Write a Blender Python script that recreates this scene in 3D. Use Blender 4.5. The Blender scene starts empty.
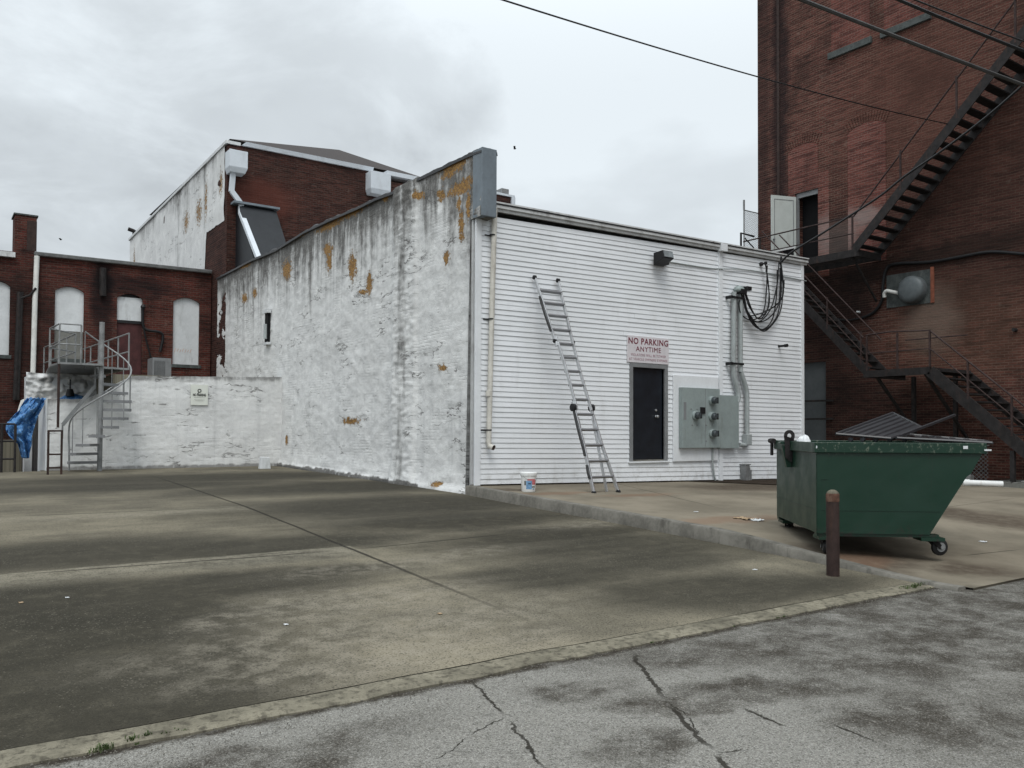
import bpy, bmesh, math, random
from mathutils import Vector, Matrix, noise
random.seed(7)
R = math.radians
scene = bpy.context.scene
COL = scene.collection

# ------------------------------------------------------------------ camera
YAW, PITCH, ROLL, FPX = R(35.1), 0.025, 0.005, 835.0
CAMLOC = Vector((0, 0, 1.55)); SHIFT = 25
fw = Vector((math.sin(YAW)*math.cos(PITCH), math.cos(YAW)*math.cos(PITCH), math.sin(PITCH)))
r0 = Vector((math.cos(YAW), -math.sin(YAW), 0)); u0 = r0.cross(fw)
rt = r0*math.cos(ROLL) + u0*math.sin(ROLL); up = u0*math.cos(ROLL) - r0*math.sin(ROLL)
cam = bpy.data.objects.new('camera', bpy.data.cameras.new('camera')); COL.objects.link(cam)
m = Matrix((rt, up, -fw)).transposed().to_4x4(); m.translation = CAMLOC
cam.matrix_world = m
cam.data.sensor_width = 36; cam.data.lens = FPX/1024*36; cam.data.shift_y = SHIFT/1024
cam.data.clip_start = .05; cam.data.clip_end = 2000
scene.camera = cam

# sight lines of the survey: where a bearing meets a wall plane or the ground
def ray(px, py): return fw + rt*((px-512)/FPX) - up*((py-384-SHIFT)/FPX)
def onX(px, py, X):
    d = ray(px, py); return CAMLOC + d*((X-CAMLOC.x)/d.x)
def onY(px, py, Y):
    d = ray(px, py); return CAMLOC + d*((Y-CAMLOC.y)/d.y)
def sstep(a, b, x):
    t = max(0, min(1, (x-a)/(b-a))); return t*t*(3-2*t)
EDGE = 4.45
def zlot(y):
    if y < EDGE: return 0.0
    if y < 13.4: return .31*(y-EDGE)/(13.4-EDGE)
    return .31 + (y-13.4)*.0140
def zup(x, y):
    s = max(0, min(1.2, (y-4.2)/9.3))
    return zlot(min(y, 14)) + .012 + .155*sstep(4.3, 7.8, y) - .0175*max(0, x-8.5)*s
def onG(px, py, f):
    d = ray(px, py); z = 0.2
    for _ in range(40):
        p = CAMLOC + d*((z-CAMLOC.z)/d.z); z = z*.4 + f(p.x, p.y)*.6
    return p
lot = lambda px, py: onG(px, py, lambda x, y: zlot(y))
pave = lambda px, py: onG(px, py, zup)

# ------------------------------------------------------------------ node helper
class M_:
    def __init__(s, name, rough=.8, spec=.3, metal=0):
        s.m = bpy.data.materials.new(name); s.m.use_nodes = True
        s.t = s.m.node_tree; s.b = s.t.nodes['Principled BSDF']
        s.b.inputs['Roughness'].default_value = rough
        s.b.inputs['Specular IOR Level'].default_value = spec
        s.b.inputs['Metallic'].default_value = metal
    def n(s, typ, **k):
        q = s.t.nodes.new('ShaderNode'+typ)
        for a, v in k.items(): setattr(q, a, v)
        return q
    def put(s, sock, v):
        if hasattr(v, 'is_linked') or isinstance(v, bpy.types.NodeSocket): s.t.links.new(v, sock)
        elif isinstance(v, (tuple, list)) and len(v) == 3 and sock.type == 'RGBA': sock.default_value = (*v, 1)
        else: sock.default_value = v
    def math(s, op, a, b=0.0, c=0.0, clamp=False):
        q = s.n('Math', operation=op, use_clamp=clamp)
        s.put(q.inputs[0], a); s.put(q.inputs[1], b); s.put(q.inputs[2], c); return q.outputs[0]
    def mix(s, f, a, b, mode='MIX'):
        q = s.n('Mix', data_type='RGBA', blend_type=mode)
        s.put(q.inputs['Factor'], f); s.put(q.inputs[6], a); s.put(q.inputs[7], b); return q.outputs[2]
    def rng(s, v, a, b, c=0.0, d=1.0, smooth=True):
        q = s.n('MapRange', interpolation_type='SMOOTHSTEP' if smooth else 'LINEAR')
        s.put(q.inputs[0], v)
        for i, w in enumerate((a, b, c, d)): q.inputs[1+i].default_value = w
        return q.outputs[0]
    def pos(s): return s.n('NewGeometry').outputs['Position']
    def obj(s): return s.n('TexCoord').outputs['Object']
    def scale(s, v, sc, loc=(0, 0, 0), rot=(0, 0, 0)):
        q = s.n('Mapping'); s.put(q.inputs[0], v); q.inputs['Scale'].default_value = sc
        q.inputs['Location'].default_value = loc; q.inputs['Rotation'].default_value = rot; return q.outputs[0]
    def noise(s, v, sc, det=4, rough=.55, dist=0, col=False):
        q = s.n('TexNoise'); s.put(q.inputs['Vector'], v); q.inputs['Scale'].default_value = sc
        q.inputs['Detail'].default_value = det; q.inputs['Roughness'].default_value = rough
        q.inputs['Distortion'].default_value = dist
        return q.outputs['Color' if col else 'Fac']
    def voro(s, v, sc, feat='F1', out='Distance'):
        q = s.n('TexVoronoi', feature=feat); s.put(q.inputs['Vector'], v); q.inputs['Scale'].default_value = sc
        return q.outputs[out]
    def sep(s, v):
        q = s.n('SeparateXYZ'); s.put(q.inputs[0], v); return q.outputs
    def comb(s, x, y, z=0.0):
        q = s.n('CombineXYZ'); s.put(q.inputs[0], x); s.put(q.inputs[1], y); s.put(q.inputs[2], z); return q.outputs[0]
    def warp(s, v, sc, amt, det=3):
        nz = s.noise(v, sc, det, .6, col=True)
        a = s.n('VectorMath', operation='SUBTRACT'); s.put(a.inputs[0], nz); a.inputs[1].default_value = (.5, .5, .5)
        b = s.n('VectorMath', operation='MULTIPLY_ADD'); s.put(b.inputs[0], a.outputs[0])
        b.inputs[1].default_value = (amt,)*3; s.put(b.inputs[2], v); return b.outputs[0]
    def blob(s, v, cx, cy, rx, ry, rot=0, soft=.6):
        q = s.n('Mapping', vector_type='TEXTURE'); s.put(q.inputs[0], v)
        q.inputs['Location'].default_value = (cx, cy, 0); q.inputs['Rotation'].default_value = (0, 0, rot)
        q.inputs['Scale'].default_value = (rx, ry, 1)
        l = s.n('VectorMath', operation='LENGTH'); s.put(l.inputs[0], q.outputs[0])
        return s.rng(l.outputs['Value'], 1+soft*.5, 1-soft*.5, 0.0, 1.0)
    def seg(s, v, p, q_, w):
        dx, dy = q_[0]-p[0], q_[1]-p[1]; L = math.hypot(dx, dy)
        q = s.n('Mapping', vector_type='TEXTURE'); s.put(q.inputs[0], v)
        q.inputs['Location'].default_value = ((p[0]+q_[0])/2, (p[1]+q_[1])/2, 0)
        q.inputs['Rotation'].default_value = (0, 0, math.atan2(dy, dx)); q.inputs['Scale'].default_value = (L/2, w, 1)
        ab = s.n('VectorMath', operation='ABSOLUTE'); s.put(ab.inputs[0], q.outputs[0])
        o = s.sep(ab.outputs[0])
        mx = s.math('MAXIMUM', o[0], o[1]); return s.rng(mx, 1.0, .55)
    def many(s, ms):
        r = ms[0]
        for x in ms[1:]: r = s.math('MAXIMUM', r, x)
        return r
    def bump(s, h, strength=.5, dist=.01, prev=None):
        q = s.n('Bump'); s.put(q.inputs['Height'], h); q.inputs['Strength'].default_value = strength
        q.inputs['Distance'].default_value = dist
        if prev is not None: s.put(q.inputs['Normal'], prev)
        return q.outputs[0]
    def out(s, col=None, nrm=None, rough=None):
        if col is not None: s.put(s.b.inputs['Base Color'], col)
        if nrm is not None: s.put(s.b.inputs['Normal'], nrm)
        if rough is not None: s.put(s.b.inputs['Roughness'], rough)
        return s.m

def simple(name, col, rough=.7, metal=0, var=.25, sc=6, bump=.15, spec=.3, dirt=None):
    s = M_(name, rough, spec, metal); p = s.obj()
    a = s.noise(p, sc, 6, .6); b = s.noise(p, sc*7, 3, .6)
    f = s.math('ADD', s.math('MULTIPLY', a, .7), s.math('MULTIPLY', b, .3))
    f = s.rng(f, .3, .7, 1-var, 1+var)
    q = s.n('VectorMath', operation='SCALE'); q.inputs[0].default_value = col; s.put(q.inputs['Scale'], f)
    c = q.outputs[0]
    if dirt:
        d = s.rng(s.noise(s.scale(p, (1, 1, .25)), sc*1.3, 6, .7), .52, .72)
        c = s.mix(s.math('MULTIPLY', d, dirt[3]), c, dirt[:3])
    return s.out(c, s.bump(b, bump, .004))

# ------------------------------------------------------------------ mesh helper
WL = {}
class MB:
    def __init__(s): s.v = []; s.f = []
    def quad(s, *ps):
        i = len(s.v); s.v += [Vector(p) for p in ps]; s.f.append(tuple(range(i, i+len(ps))))
    def box(s, x0, x1, y0, y1, z0, z1, M=None):
        c = [(x0,y0,z0),(x1,y0,z0),(x1,y1,z0),(x0,y1,z0),(x0,y0,z1),(x1,y0,z1),(x1,y1,z1),(x0,y1,z1)]
        s.hexa(c, M)
    def hexa(s, c, M=None):
        i = len(s.v); c = [Vector(p) for p in c]
        if M: c = [M@p for p in c]
        s.v += c
        s.f += [tuple(i+k for k in q) for q in ((0,3,2,1),(4,5,6,7),(0,1,5,4),(1,2,6,5),(2,3,7,6),(3,0,4,7))]
    def bar(s, a, b, w, h=None, upv=(0, 0, 1)):
        a, b = Vector(a), Vector(b); h = h or w; d = (b-a).normalized(); u = Vector(upv)
        if abs(d.dot(u)) > .99: u = Vector((0, 1, 0)) if abs(d.y) < .9 else Vector((1, 0, 0))
        x = d.cross(u).normalized(); y = x.cross(d).normalized()
        x *= w/2; y *= h/2
        s.hexa([a-x-y, a+x-y, b+x-y, b-x-y, a-x+y, a+x+y, b+x+y, b-x+y])
    def tube(s, pts, r, n=8, cap=True):
        pts = [Vector(p) for p in pts]; rs = r if isinstance(r, (list, tuple)) else [r]*len(pts)
        base = len(s.v); prev = None
        for k, p in enumerate(pts):
            d = (pts[min(k+1, len(pts)-1)]-pts[max(k-1, 0)]).normalized()
            if prev is None:
                u = Vector((0, 0, 1)) if abs(d.z) < .9 else Vector((1, 0, 0)); x = d.cross(u).normalized()
            else: x = (prev - d*prev.dot(d)).normalized()
            prev = x; y = d.cross(x)
            for j in range(n):
                a = 2*math.pi*j/n; s.v.append(p+(x*math.cos(a)+y*math.sin(a))*rs[k])
        for k in range(len(pts)-1):
            for j in range(n):
                a = base+k*n+j; b = base+k*n+(j+1) % n; s.f.append((a, b, b+n, a+n))
        if cap:
            s.f.append(tuple(base+j for j in range(n))[::-1]); s.f.append(tuple(base+(len(pts)-1)*n+j for j in range(n)))
    def lathe(s, c, prof, n=24, axis='z'):
        c = Vector(c); base = len(s.v)
        for r, h in prof:
            for j in range(n):
                a = 2*math.pi*j/n; x, y = r*math.cos(a), r*math.sin(a)
                s.v.append(c + (Vector((x, y, h)) if axis == 'z' else Vector((h, x, y)) if axis == 'x' else Vector((x, h, y))))
        for k in range(len(prof)-1):
            for j in range(n):
                a = base+k*n+j; b = base+k*n+(j+1) % n; s.f.append((a, b, b+n, a+n))
        s.f.append(tuple(base+j for j in range(n))); s.f.append(tuple(base+(len(prof)-1)*n+j for j in range(n)))
    def prism(s, pts, vec):
        pts = [Vector(p) for p in pts]; vec = Vector(vec); n = len(pts); i = len(s.v)
        s.v += pts+[p+vec for p in pts]
        s.f.append(tuple(range(i, i+n))); s.f.append(tuple(range(i+2*n-1, i+n-1, -1)))
        for k in range(n): s.f.append((i+k, i+n+k, i+n+(k+1) % n, i+(k+1) % n))
    def grid(s, fn, nu, nv):
        i = len(s.v)
        for a in range(nu+1):
            for b in range(nv+1): s.v.append(Vector(fn(a/nu, b/nv)))
        for a in range(nu):
            for b in range(nv):
                k = i+a*(nv+1)+b; s.f.append((k, k+1, k+nv+2, k+nv+1))
    def panel(s, axis, c, a0, a1, z0, z1, holes=(), thick=.3):
        """wall sheet in plane axis=c, body going to +thick, with rectangular openings and their reveals"""
        P = (lambda a, z, t=0: Vector((c+t, a, z))) if axis == 'x' else (lambda a, z, t=0: Vector((a, c+t, z)))
        As = sorted({a0, a1, *[h[0] for h in holes], *[h[1] for h in holes]}); Zs = sorted({z0, z1, *[h[2] for h in holes], *[h[3] for h in holes]})
        for i in range(len(As)-1):
            for j in range(len(Zs)-1):
                ca, cz = (As[i]+As[i+1])/2, (Zs[j]+Zs[j+1])/2
                if any(h[0] < ca < h[1] and h[2] < cz < h[3] for h in holes): continue
                for t in (0, thick):
                    s.quad(P(As[i], Zs[j], t), P(As[i+1], Zs[j], t), P(As[i+1], Zs[j+1], t), P(As[i], Zs[j+1], t))
        for (b0, b1, y0, y1) in list(holes)+[(a0, a1, z0, z1)]:
            for (p, q) in (((b0, y0), (b1, y0)), ((b1, y0), (b1, y1)), ((b1, y1), (b0, y1)), ((b0, y1), (b0, y0))):
                s.quad(P(*p), P(*q), P(*q, thick), P(*p, thick))
    def build(s, name, mat, parent=None, smooth=False, bevel=0, merge=False):
        o0 = WL[parent] if parent else Vector((0, 0, 0))
        me = bpy.data.meshes.new(name); me.from_pydata([tuple(p-o0) for p in s.v], [], s.f)
        bm = bmesh.new(); bm.from_mesh(me)
        if merge: bmesh.ops.remove_doubles(bm, verts=bm.verts, dist=1e-4)
        bmesh.ops.recalc_face_normals(bm, faces=bm.faces); bm.to_mesh(me); bm.free()
        if smooth:
            for p in me.polygons: p.use_smooth = True
            try: me.set_sharp_from_angle(angle=R(40))
            except Exception: pass
        o = bpy.data.objects.new(name, me); COL.objects.link(o); WL[o] = o0.copy()
        if parent: o.parent = parent
        if mat: me.materials.append(mat)
        if bevel:
            b = o.modifiers.new('bevel', 'BEVEL'); b.width = bevel; b.segments = 2; b.limit_method = 'ANGLE'
        return o
def tag(o, label, cat, group=None):
    o['label'] = label; o['category'] = cat
    if group: o['group'] = group
    return o
def thing(name, label, cat, loc, group=None):
    o = bpy.data.objects.new(name, None); COL.objects.link(o); o.location = loc; o.empty_display_size = .2
    WL[o] = Vector(loc); return tag(o, label, cat, group)
def struct(o, kind='structure'): o['kind'] = kind; return o
def dup(src, parent, off):
    c = src.copy(); COL.objects.link(c); c.parent = parent; c.location = src.location + Vector(off)
    for ch in src.children:
        d = ch.copy(); COL.objects.link(d); d.parent = c
    WL[c] = WL[src] + Vector(off); return c
def origin_to(o, w):
    """put a single-mesh thing's origin at its base point"""
    w = Vector(w); o.data.transform(Matrix.Translation(-w)); o.location = w; WL[o] = w; return o
def smooth_pts(P, n=8):
    P = [Vector(p) for p in P]; Q = [P[0]*2-P[1]]+P+[P[-1]*2-P[-2]]; out = []
    for i in range(1, len(Q)-2):
        a, b, c, d = Q[i-1:i+3]
        for k in range(n):
            t = k/n; out.append(.5*((2*b)+(c-a)*t+(2*a-5*b+4*c-d)*t*t+(3*b-a-3*c+d)*t**3))
    out.append(P[-1]); return out
def text_mesh(body, size, mat, name, parent, loc, basis, bold=.0, spacing=1.0, fitw=None):
    cu = bpy.data.curves.new('t', 'FONT'); cu.body = body; cu.size = size; cu.align_x = 'CENTER'; cu.offset = bold
    cu.extrude = .002; cu.space_character = spacing; cu.resolution_u = 3
    ob = bpy.data.objects.new('t', cu); COL.objects.link(ob)
    dg = bpy.context.evaluated_depsgraph_get(); me = bpy.data.meshes.new_from_object(ob.evaluated_get(dg))
    bpy.data.objects.remove(ob)
    xs = [v.co.x for v in me.vertices]; w = max(xs)-min(xs)
    sx = fitw/w if fitw else 1
    me.transform(Matrix.Diagonal((sx, 1, 1, 1)))
    X, Y = basis; Z = X.cross(Y)
    Mx = Matrix((X, Y, Z)).transposed().to_4x4(); Mx.translation = Vector(loc)-WL[parent]
    xv = sorted(v.co.x for v in me.vertices); gaps = sorted(((b-a, (a+b)/2) for a, b in zip(xv, xv[1:])), reverse=True)[:len(body.split())-1]
    cuts = [-1e9]+sorted(g_[1] for g_ in gaps)+[1e9]; vs_ = [v.co.copy() for v in me.vertices]
    for c0_, c1_ in zip(cuts, cuts[1:]):       # one mesh per word
        fs = [tuple(p.vertices) for p in me.polygons if c0_ < p.center.x < c1_]; used = sorted({i for f in fs for i in f}); ix = {i: k for k, i in enumerate(used)}
        m2 = bpy.data.meshes.new(name); m2.from_pydata([tuple(Mx @ vs_[i]) for i in used], [], [tuple(ix[i] for i in f) for f in fs]); m2.materials.append(mat)
        o = bpy.data.objects.new(name, m2); COL.objects.link(o); o.parent = parent; WL[o] = WL[parent].copy()
    return o

# ------------------------------------------------------------------ world + light
w = bpy.data.worlds.new('World'); scene.world = w; w.use_nodes = True
nt = w.node_tree; bg = nt.nodes['Background']; W = M_.__new__(M_); W.t = nt
sky = W.n('TexSky', sky_type='NISHITA'); sky.sun_disc = False
SUN_EL, SUN_AZ = R(55), R(215)      # azimuth clockwise from +Y
sky.sun_elevation = SUN_EL; sky.sun_rotation = SUN_AZ; sky.dust_density = 4
tc = W.n('TexCoord').outputs['Generated']
ox = W.sep(tc); 
d = W.math('ADD', W.math('MAXIMUM', ox[2], 0), .22)
cv = W.comb(W.math('DIVIDE', ox[0], d), W.math('DIVIDE', ox[1], d), .35)
n1 = W.noise(cv, .9, 5, .5, .25); n2 = W.noise(W.scale(cv, (1, 1, 1), (3.1, 1.7, 0)), 2.3, 7, .52, .2)
cl = W.math('ADD', W.math('MULTIPLY', n1, .65), W.math('MULTIPLY', n2, .35))
cl = W.rng(cl, .38, .57)
def cloud(px, py, rad):
    dd = ray(px, py).normalized(); wn = W.warp(tc, 5, .22, 6)
    q_ = W.n('VectorMath', operation='DISTANCE'); W.put(q_.inputs[0], wn); q_.inputs[1].default_value = dd
    return W.rng(q_.outputs['Value'], rad*1.25, rad*.35)
dkc = W.many([cloud(170, 60, .28), cloud(330, 110, .20), cloud(430, 95, .09), cloud(20, 190, .10), cloud(-200, 150, .3)])
ltc = W.many([cloud(560, 110, .24), cloud(700, 60, .22), cloud(60, 170, .10), cloud(20, 20, .1)])
cl = W.math('ADD', W.math('MULTIPLY', cl, .55), .40)
brk = W.rng(W.noise(cv, 2.6, 8, .6, .5), .35, .62)
cl = W.math('SUBTRACT', cl, W.math('MULTIPLY', dkc, W.math('MULTIPLY_ADD', brk, .42, .12))); cl = W.math('ADD', cl, W.math('MULTIPLY', ltc, .25), clamp=True)
base = W.mix(cl, (4.55, 4.9, 5.15), (7.35, 7.95, 8.35))
# an overcast dome is about three times brighter overhead than near the horizon
gz = W.rng(ox[2], .35, 1.0, 1.0, 2.5)
q = W.n('VectorMath', operation='SCALE'); W.put(q.inputs[0], base); W.put(q.inputs['Scale'], gz)
W.put(bg.inputs['Color'], W.mix(.94, sky.outputs[0], q.outputs[0])); bg.inputs['Strength'].default_value = .1
sd = bpy.data.lights.new('sun', 'SUN'); sd.energy = 1.1; sd.angle = R(25); sd.color = (1, .97, .92)
so = bpy.data.objects.new('sun', sd); COL.objects.link(so)
sdir = Vector((math.sin(SUN_AZ)*math.cos(SUN_EL), math.cos(SUN_AZ)*math.cos(SUN_EL), math.sin(SUN_EL)))
so.rotation_euler = sdir.to_track_quat('Z', 'Y').to_euler(); so.location = sdir*60
vs = scene.view_settings; vs.view_transform = 'Standard'; vs.look = 'None'; vs.exposure = 0.22; vs.gamma = 1; vs.use_curve_mapping = False

# ------------------------------------------------------------------ materials
def brick_mat(name, axis, c1, c2, mortar, paint=None, bump=.6, dark=.5, pale=.0, bw=.215, bh=.075, msize=.011, darkcol=(.012, .010, .010), blobs=()):
    s = M_(name, .92, .08); p = s.pos(); o = s.sep(p)
    if axis == 'x': v = s.comb(o[1], o[2], 0.0)
    else: v = s.comb(o[0], o[2], 0.0)
    vw = s.warp(v, 1.4, .012, 2)
    b = s.n('TexBrick'); s.put(b.inputs['Vector'], vw)
    b.inputs['Scale'].default_value = 1; b.inputs['Brick Width'].default_value = bw; b.inputs['Row Height'].default_value = bh
    b.inputs['Mortar Size'].default_value = msize; b.inputs['Mortar Smooth'].default_value = .3; b.inputs['Bias'].default_value = -.1
    s.put(b.inputs['Color1'], c1); s.put(b.inputs['Color2'], c2); s.put(b.inputs['Mortar'], mortar)
    big = s.noise(v, .55, 6, .68, .4); mid = s.noise(v, 3.5, 6, .65); stp = s.noise(s.scale(vw, (.9, 13.3, 1)), 1.0, 5, .7)
    # individual bricks differ: cells stretched to the brick size
    cell = s.voro(s.scale(v, (1/bw, 1/bh, 1)), 1.0, out='Color'); ce = s.sep(cell)
    vi = s.math('SUBTRACT', 1.0, b.outputs['Fac'])
    c = s.mix(s.math('MULTIPLY', vi, s.rng(ce[0], .0, 1, 0, .16)), b.outputs['Color'], (.20, .10, .075))
    c = s.mix(s.math('MULTIPLY', vi, s.rng(ce[1], .65, .95, 0, .35)), c, darkcol)
    c = s.mix(s.math('MULTIPLY', s.rng(stp, .48, .62), .58), c, darkcol); c = s.mix(s.rng(stp, .48, .30, 0, .30), c, mortar)
    if pale: c = s.mix(s.math('MULTIPLY', s.rng(mid, .58, .75), pale), c, (.30, .24, .2))
    c = s.mix(s.math('MULTIPLY', s.rng(big, .45, .68), dark), c, darkcol)
    for (a0, z0, ra, rz, rot, colr, amt) in blobs:
        mk = s.blob(s.warp(v, 1.2, .8, 5), a0, z0, ra, rz, rot, 1.0)
        c = s.mix(s.math('MULTIPLY', mk, amt), c, colr)
    # sparse pale specks where faces have spalled
    sp = s.rng(s.noise(v, 7, 4, .7), .71, .76); c = s.mix(s.math('MULTIPLY', sp, .5), c, (.33, .27, .22))
    h = s.math('ADD', s.math('MULTIPLY', b.outputs['Fac'], -1), s.math('MULTIPLY', s.noise(v, 18, 3, .6), .6))
    return s.out(c, s.bump(h, bump, .016))

def masonry_paint(name, axis, attr=True, orange=False, courses=True, blk=(.4, .2), dirt=1.0):
    s = M_(name, .78, .2); p = s.pos(); o = s.sep(p)
    v = s.comb(o[1] if axis == 'x' else o[0], o[2], 0.0)
    a = s.n('Attribute', attribute_name='stain').outputs['Color']; at = s.sep(a)   # r bare render, g grime, b chips
    st = s.noise(s.scale(s.warp(v, 2.5, .05), (5, .35, 1)), 1, 6, .62, .2)
    fine = s.noise(v, 22, 9, .78); mid = s.noise(v, 2.2, 8, .7); mot = s.noise(s.scale(v, (1, .7, 1)), 4.5, 9, .74)
    white = s.mix(s.rng(mid, .32, .62), (.74, .745, .735), (.63, .635, .63))
    white = s.mix(s.rng(mot, .52, .74, 0, .28), white, (.42, .43, .43)); white = s.mix(s.rng(s.noise(s.scale(v, (4, .3, 1)), 1, 6, .65), .50, .70, 0, .30), white, (.40, .41, .41))
    gr = s.math('ADD', s.math('MULTIPLY', at[1], 1.08), s.math('MULTIPLY', s.math('SUBTRACT', st, .5), s.math('MULTIPLY_ADD', at[1], 1.7, .25)))
    gr = s.math('ADD', gr, s.math('MULTIPLY', s.math('SUBTRACT', mot, .5), s.math('MULTIPLY_ADD', at[1], 2.0, .15)))
    gr = s.math('ADD', gr, s.math('MULTIPLY', s.math('SUBTRACT', fine, .5), .35))
    grm = s.rng(gr, .12, .92)
    c = s.mix(s.math('MULTIPLY', grm, .95*dirt), white, s.mix(s.rng(fine, .3, .7), (.045, .043, .040), (.17, .165, .155)))
    # rain-washed pale runs inside the grime
    run = s.rng(s.noise(s.scale(v, (11, .5, 1)), 1, 4, .6), .60, .70); c = s.mix(s.math('MULTIPLY', s.math('MULTIPLY', run, at[1]), .55), c, (.58, .59, .58))
    # thin, mostly level cracks and open joints under the paint
    cv = s.noise(s.scale(s.warp(v, 1.6, .35, 4), (.45, 2.6, 1)), 1.0, 5, .6)
    crk = s.math('MULTIPLY', s.rng(s.math('ABSOLUTE', s.math('SUBTRACT', cv, .5)), .013, .004), s.rng(s.noise(v, .9, 4, .6), .52, .60))
    cv2 = s.noise(s.scale(v, (.9, 6.5, 1), (3, 9, 0)), 1.0, 4, .6)
    crk = s.math('MAXIMUM', crk, s.math('MULTIPLY', s.rng(s.math('ABSOLUTE', s.math('SUBTRACT', cv2, .47)), .016, .006), s.rng(s.noise(v, 2.3, 4, .7, 0), .63, .69)))
    c = s.mix(s.math('MULTIPLY', crk, .72), c, (.11, .105, .10))
    chip = s.rng(s.math('ADD', s.noise(s.scale(v, (1, 1.6, 1)), 6.5, 8, .75), s.math('MULTIPLY', at[2], .12)), .745, .76)
    c = s.mix(s.math('MULTIPLY', chip, .85), c, (.15, .135, .12))
    og = s.rng(s.math('ADD', at[0], s.math('MULTIPLY', s.math('SUBTRACT', s.noise(v, 8, 9, .78), .5), 3.0)), .56, .64)
    edge = s.rng(s.math('ADD', at[0], s.math('MULTIPLY', s.math('SUBTRACT', s.noise(v, 8, 9, .78), .5), 3.0)), .36, .56)
    c = s.mix(s.math('MULTIPLY', edge, .5), c, (.25, .22, .18))
    oc = s.mix(s.rng(fine, .38, .60), (.42, .24, .07), (.16, .095, .05))
    c = s.mix(og, c, oc)
    h = s.math('ADD', s.math('MULTIPLY', fine, .6), s.math('ADD', s.math('MULTIPLY', mid, .8), s.math('MULTIPLY', mot, .45)))
    h = s.math('SUBTRACT', h, s.math('MULTIPLY', s.math('MAXIMUM', chip, og), .5)); h = s.math('SUBTRACT', h, s.math('MULTIPLY', crk, .9))
    if courses:
        b = s.n('TexBrick'); s.put(b.inputs['Vector'], s.warp(v, 2.2, .06, 4)); b.inputs['Scale'].default_value = 1
        b.inputs['Brick Width'].default_value = blk[0]; b.inputs['Row Height'].default_value = blk[1]; b.inputs['Mortar Size'].default_value = .012
        b.inputs['Mortar Smooth'].default_value = 1
        msk = s.rng(s.noise(v, 1.3, 5, .65), .46, .66)
        h = s.math('SUBTRACT', h, s.math('MULTIPLY', s.math('MULTIPLY', b.outputs['Fac'], msk), .30))
    return s.out(c, s.bump(h, .7, .024))

MT = {}
MT['paint_x'] = masonry_paint('peeling_white_paint', 'x', blk=(.21, .07))
MT['paint_y'] = masonry_paint('white_block_paint', 'y', blk=(.6, .21), dirt=.75)
MT['iron'] = simple('black_iron', (.019, .017, .017), .8, 0, .5, 8, .3, dirt=(.06, .035, .025, .5))
MT['rail'] = simple('rusty_rail', (.040, .025, .023), .8, 0, .5, 8, .3)
MT['galv'] = simple('galvanised_steel', (.23, .235, .235), .5, .35, .3, 5, .15)
MT['alu'] = simple('aluminium', (.58, .59, .60), .32, .85, .12, 6, .05)
MT['alu_dark'] = simple('ladder_tread', (.26, .26, .27), .5, .6, .15, 6, .1)
MT['black'] = simple('black_plastic', (.014, .014, .015), .5, 0, .3, 9, .1)
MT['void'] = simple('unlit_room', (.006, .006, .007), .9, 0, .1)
MT['white_pvc'] = simple('white_pipe', (.66, .66, .63), .45, 0, .12, 4, .05, dirt=(.30, .27, .22, .5))
MT['cream'] = simple('cream_pipe', (.56, .54, .49), .5, 0, .14, 3, .1, dirt=(.26, .22, .17, .45))
MT['trim'] = simple('white_trim', (.70, .72, .74), .5, 0, .07, 2, .05, dirt=(.42, .42, .42, .3))
MT['eave'] = simple('weathered_eave', (.56, .57, .57), .5, .1, .15, 2, .1, dirt=(.20, .19, .18, .6))
MT['grey_metal'] = simple('grey_flashing', (.17, .20, .225), .5, .2, .15, 2.5, .12, dirt=(.09, .095, .10, .5))
MT['cabinet'] = simple('grey_green_enamel', (.27, .315, .31), .5, .1, .1, 3, .05, dirt=(.16, .17, .16, .45))
MT['conduit'] = simple('grey_conduit', (.34, .37, .37), .5, .1, .12, 4, .05, dirt=(.2, .2, .2, .4))
MT['door'] = simple('dark_door_paint', (.010, .013, .018), .35, 0, .3, 4, .05, .5)
MT['frame'] = simple('grey_frame_paint', (.19, .195, .20), .55, 0, .15, 4, .1, dirt=(.12, .12, .12, .4))
MT['board'] = simple('white_board', (.60, .62, .63), .6, 0, .10, 2, .05, dirt=(.30, .30, .29, .6))
MT['board_grey'] = simple('bare_grey_board', (.17, .17, .155), .8, 0, .2, 4, .15, dirt=(.08, .08, .07, .5))
MT['glass'] = simple('meter_glass', (.045, .055, .06), .12, 0, .2, 8, .02, .8)
MT['lens'] = simple('lamp_glass', (.20, .22, .23), .2, 0, .3, 8, .02, .7)
MT['concrete'] = simple('kerb_concrete', (.150, .142, .124), .95, 0, .3, 3, .5, dirt=(.050, .046, .040, .85), spec=.1)
MT['sign'] = simple('sign_board', (.62, .59, .61), .5, 0, .05, 5, .03, dirt=(.45, .43, .44, .3))
MT['sign_red'] = simple('sign_red', (.16, .028, .045), .5, 0, .15, 20, .02)
MT['sign_faded'] = simple('sign_faded_red', (.33, .20, .23), .5, 0, .2, 20, .02)
MT['sign_black'] = simple('sign_black', (.04, .045, .04), .5)
MT['plastic_white'] = simple('bucket_plastic', (.72, .73, .72), .4, 0, .06, 6, .02, dirt=(.45, .42, .36, .4))
MT['blue'] = simple('label_blue', (.16, .30, .48), .5, 0, .3, 40)
MT['pink'] = simple('label_pink', (.48, .14, .15), .5, 0, .3, 40)
MT['rust'] = simple('rusty_steel', (.036, .022, .019), .75, .1, .35, 9, .4, dirt=(.08, .04, .025, .5))
MT['cable'] = simple('cable', (.010, .010, .011), .5)
MT['cable_grey'] = simple('weathered_cable', (.045, .043, .042), .6)
MT['roof'] = simple('dark_shingle', (.040, .033, .031), .95, 0, .3, 12, .5)
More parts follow.
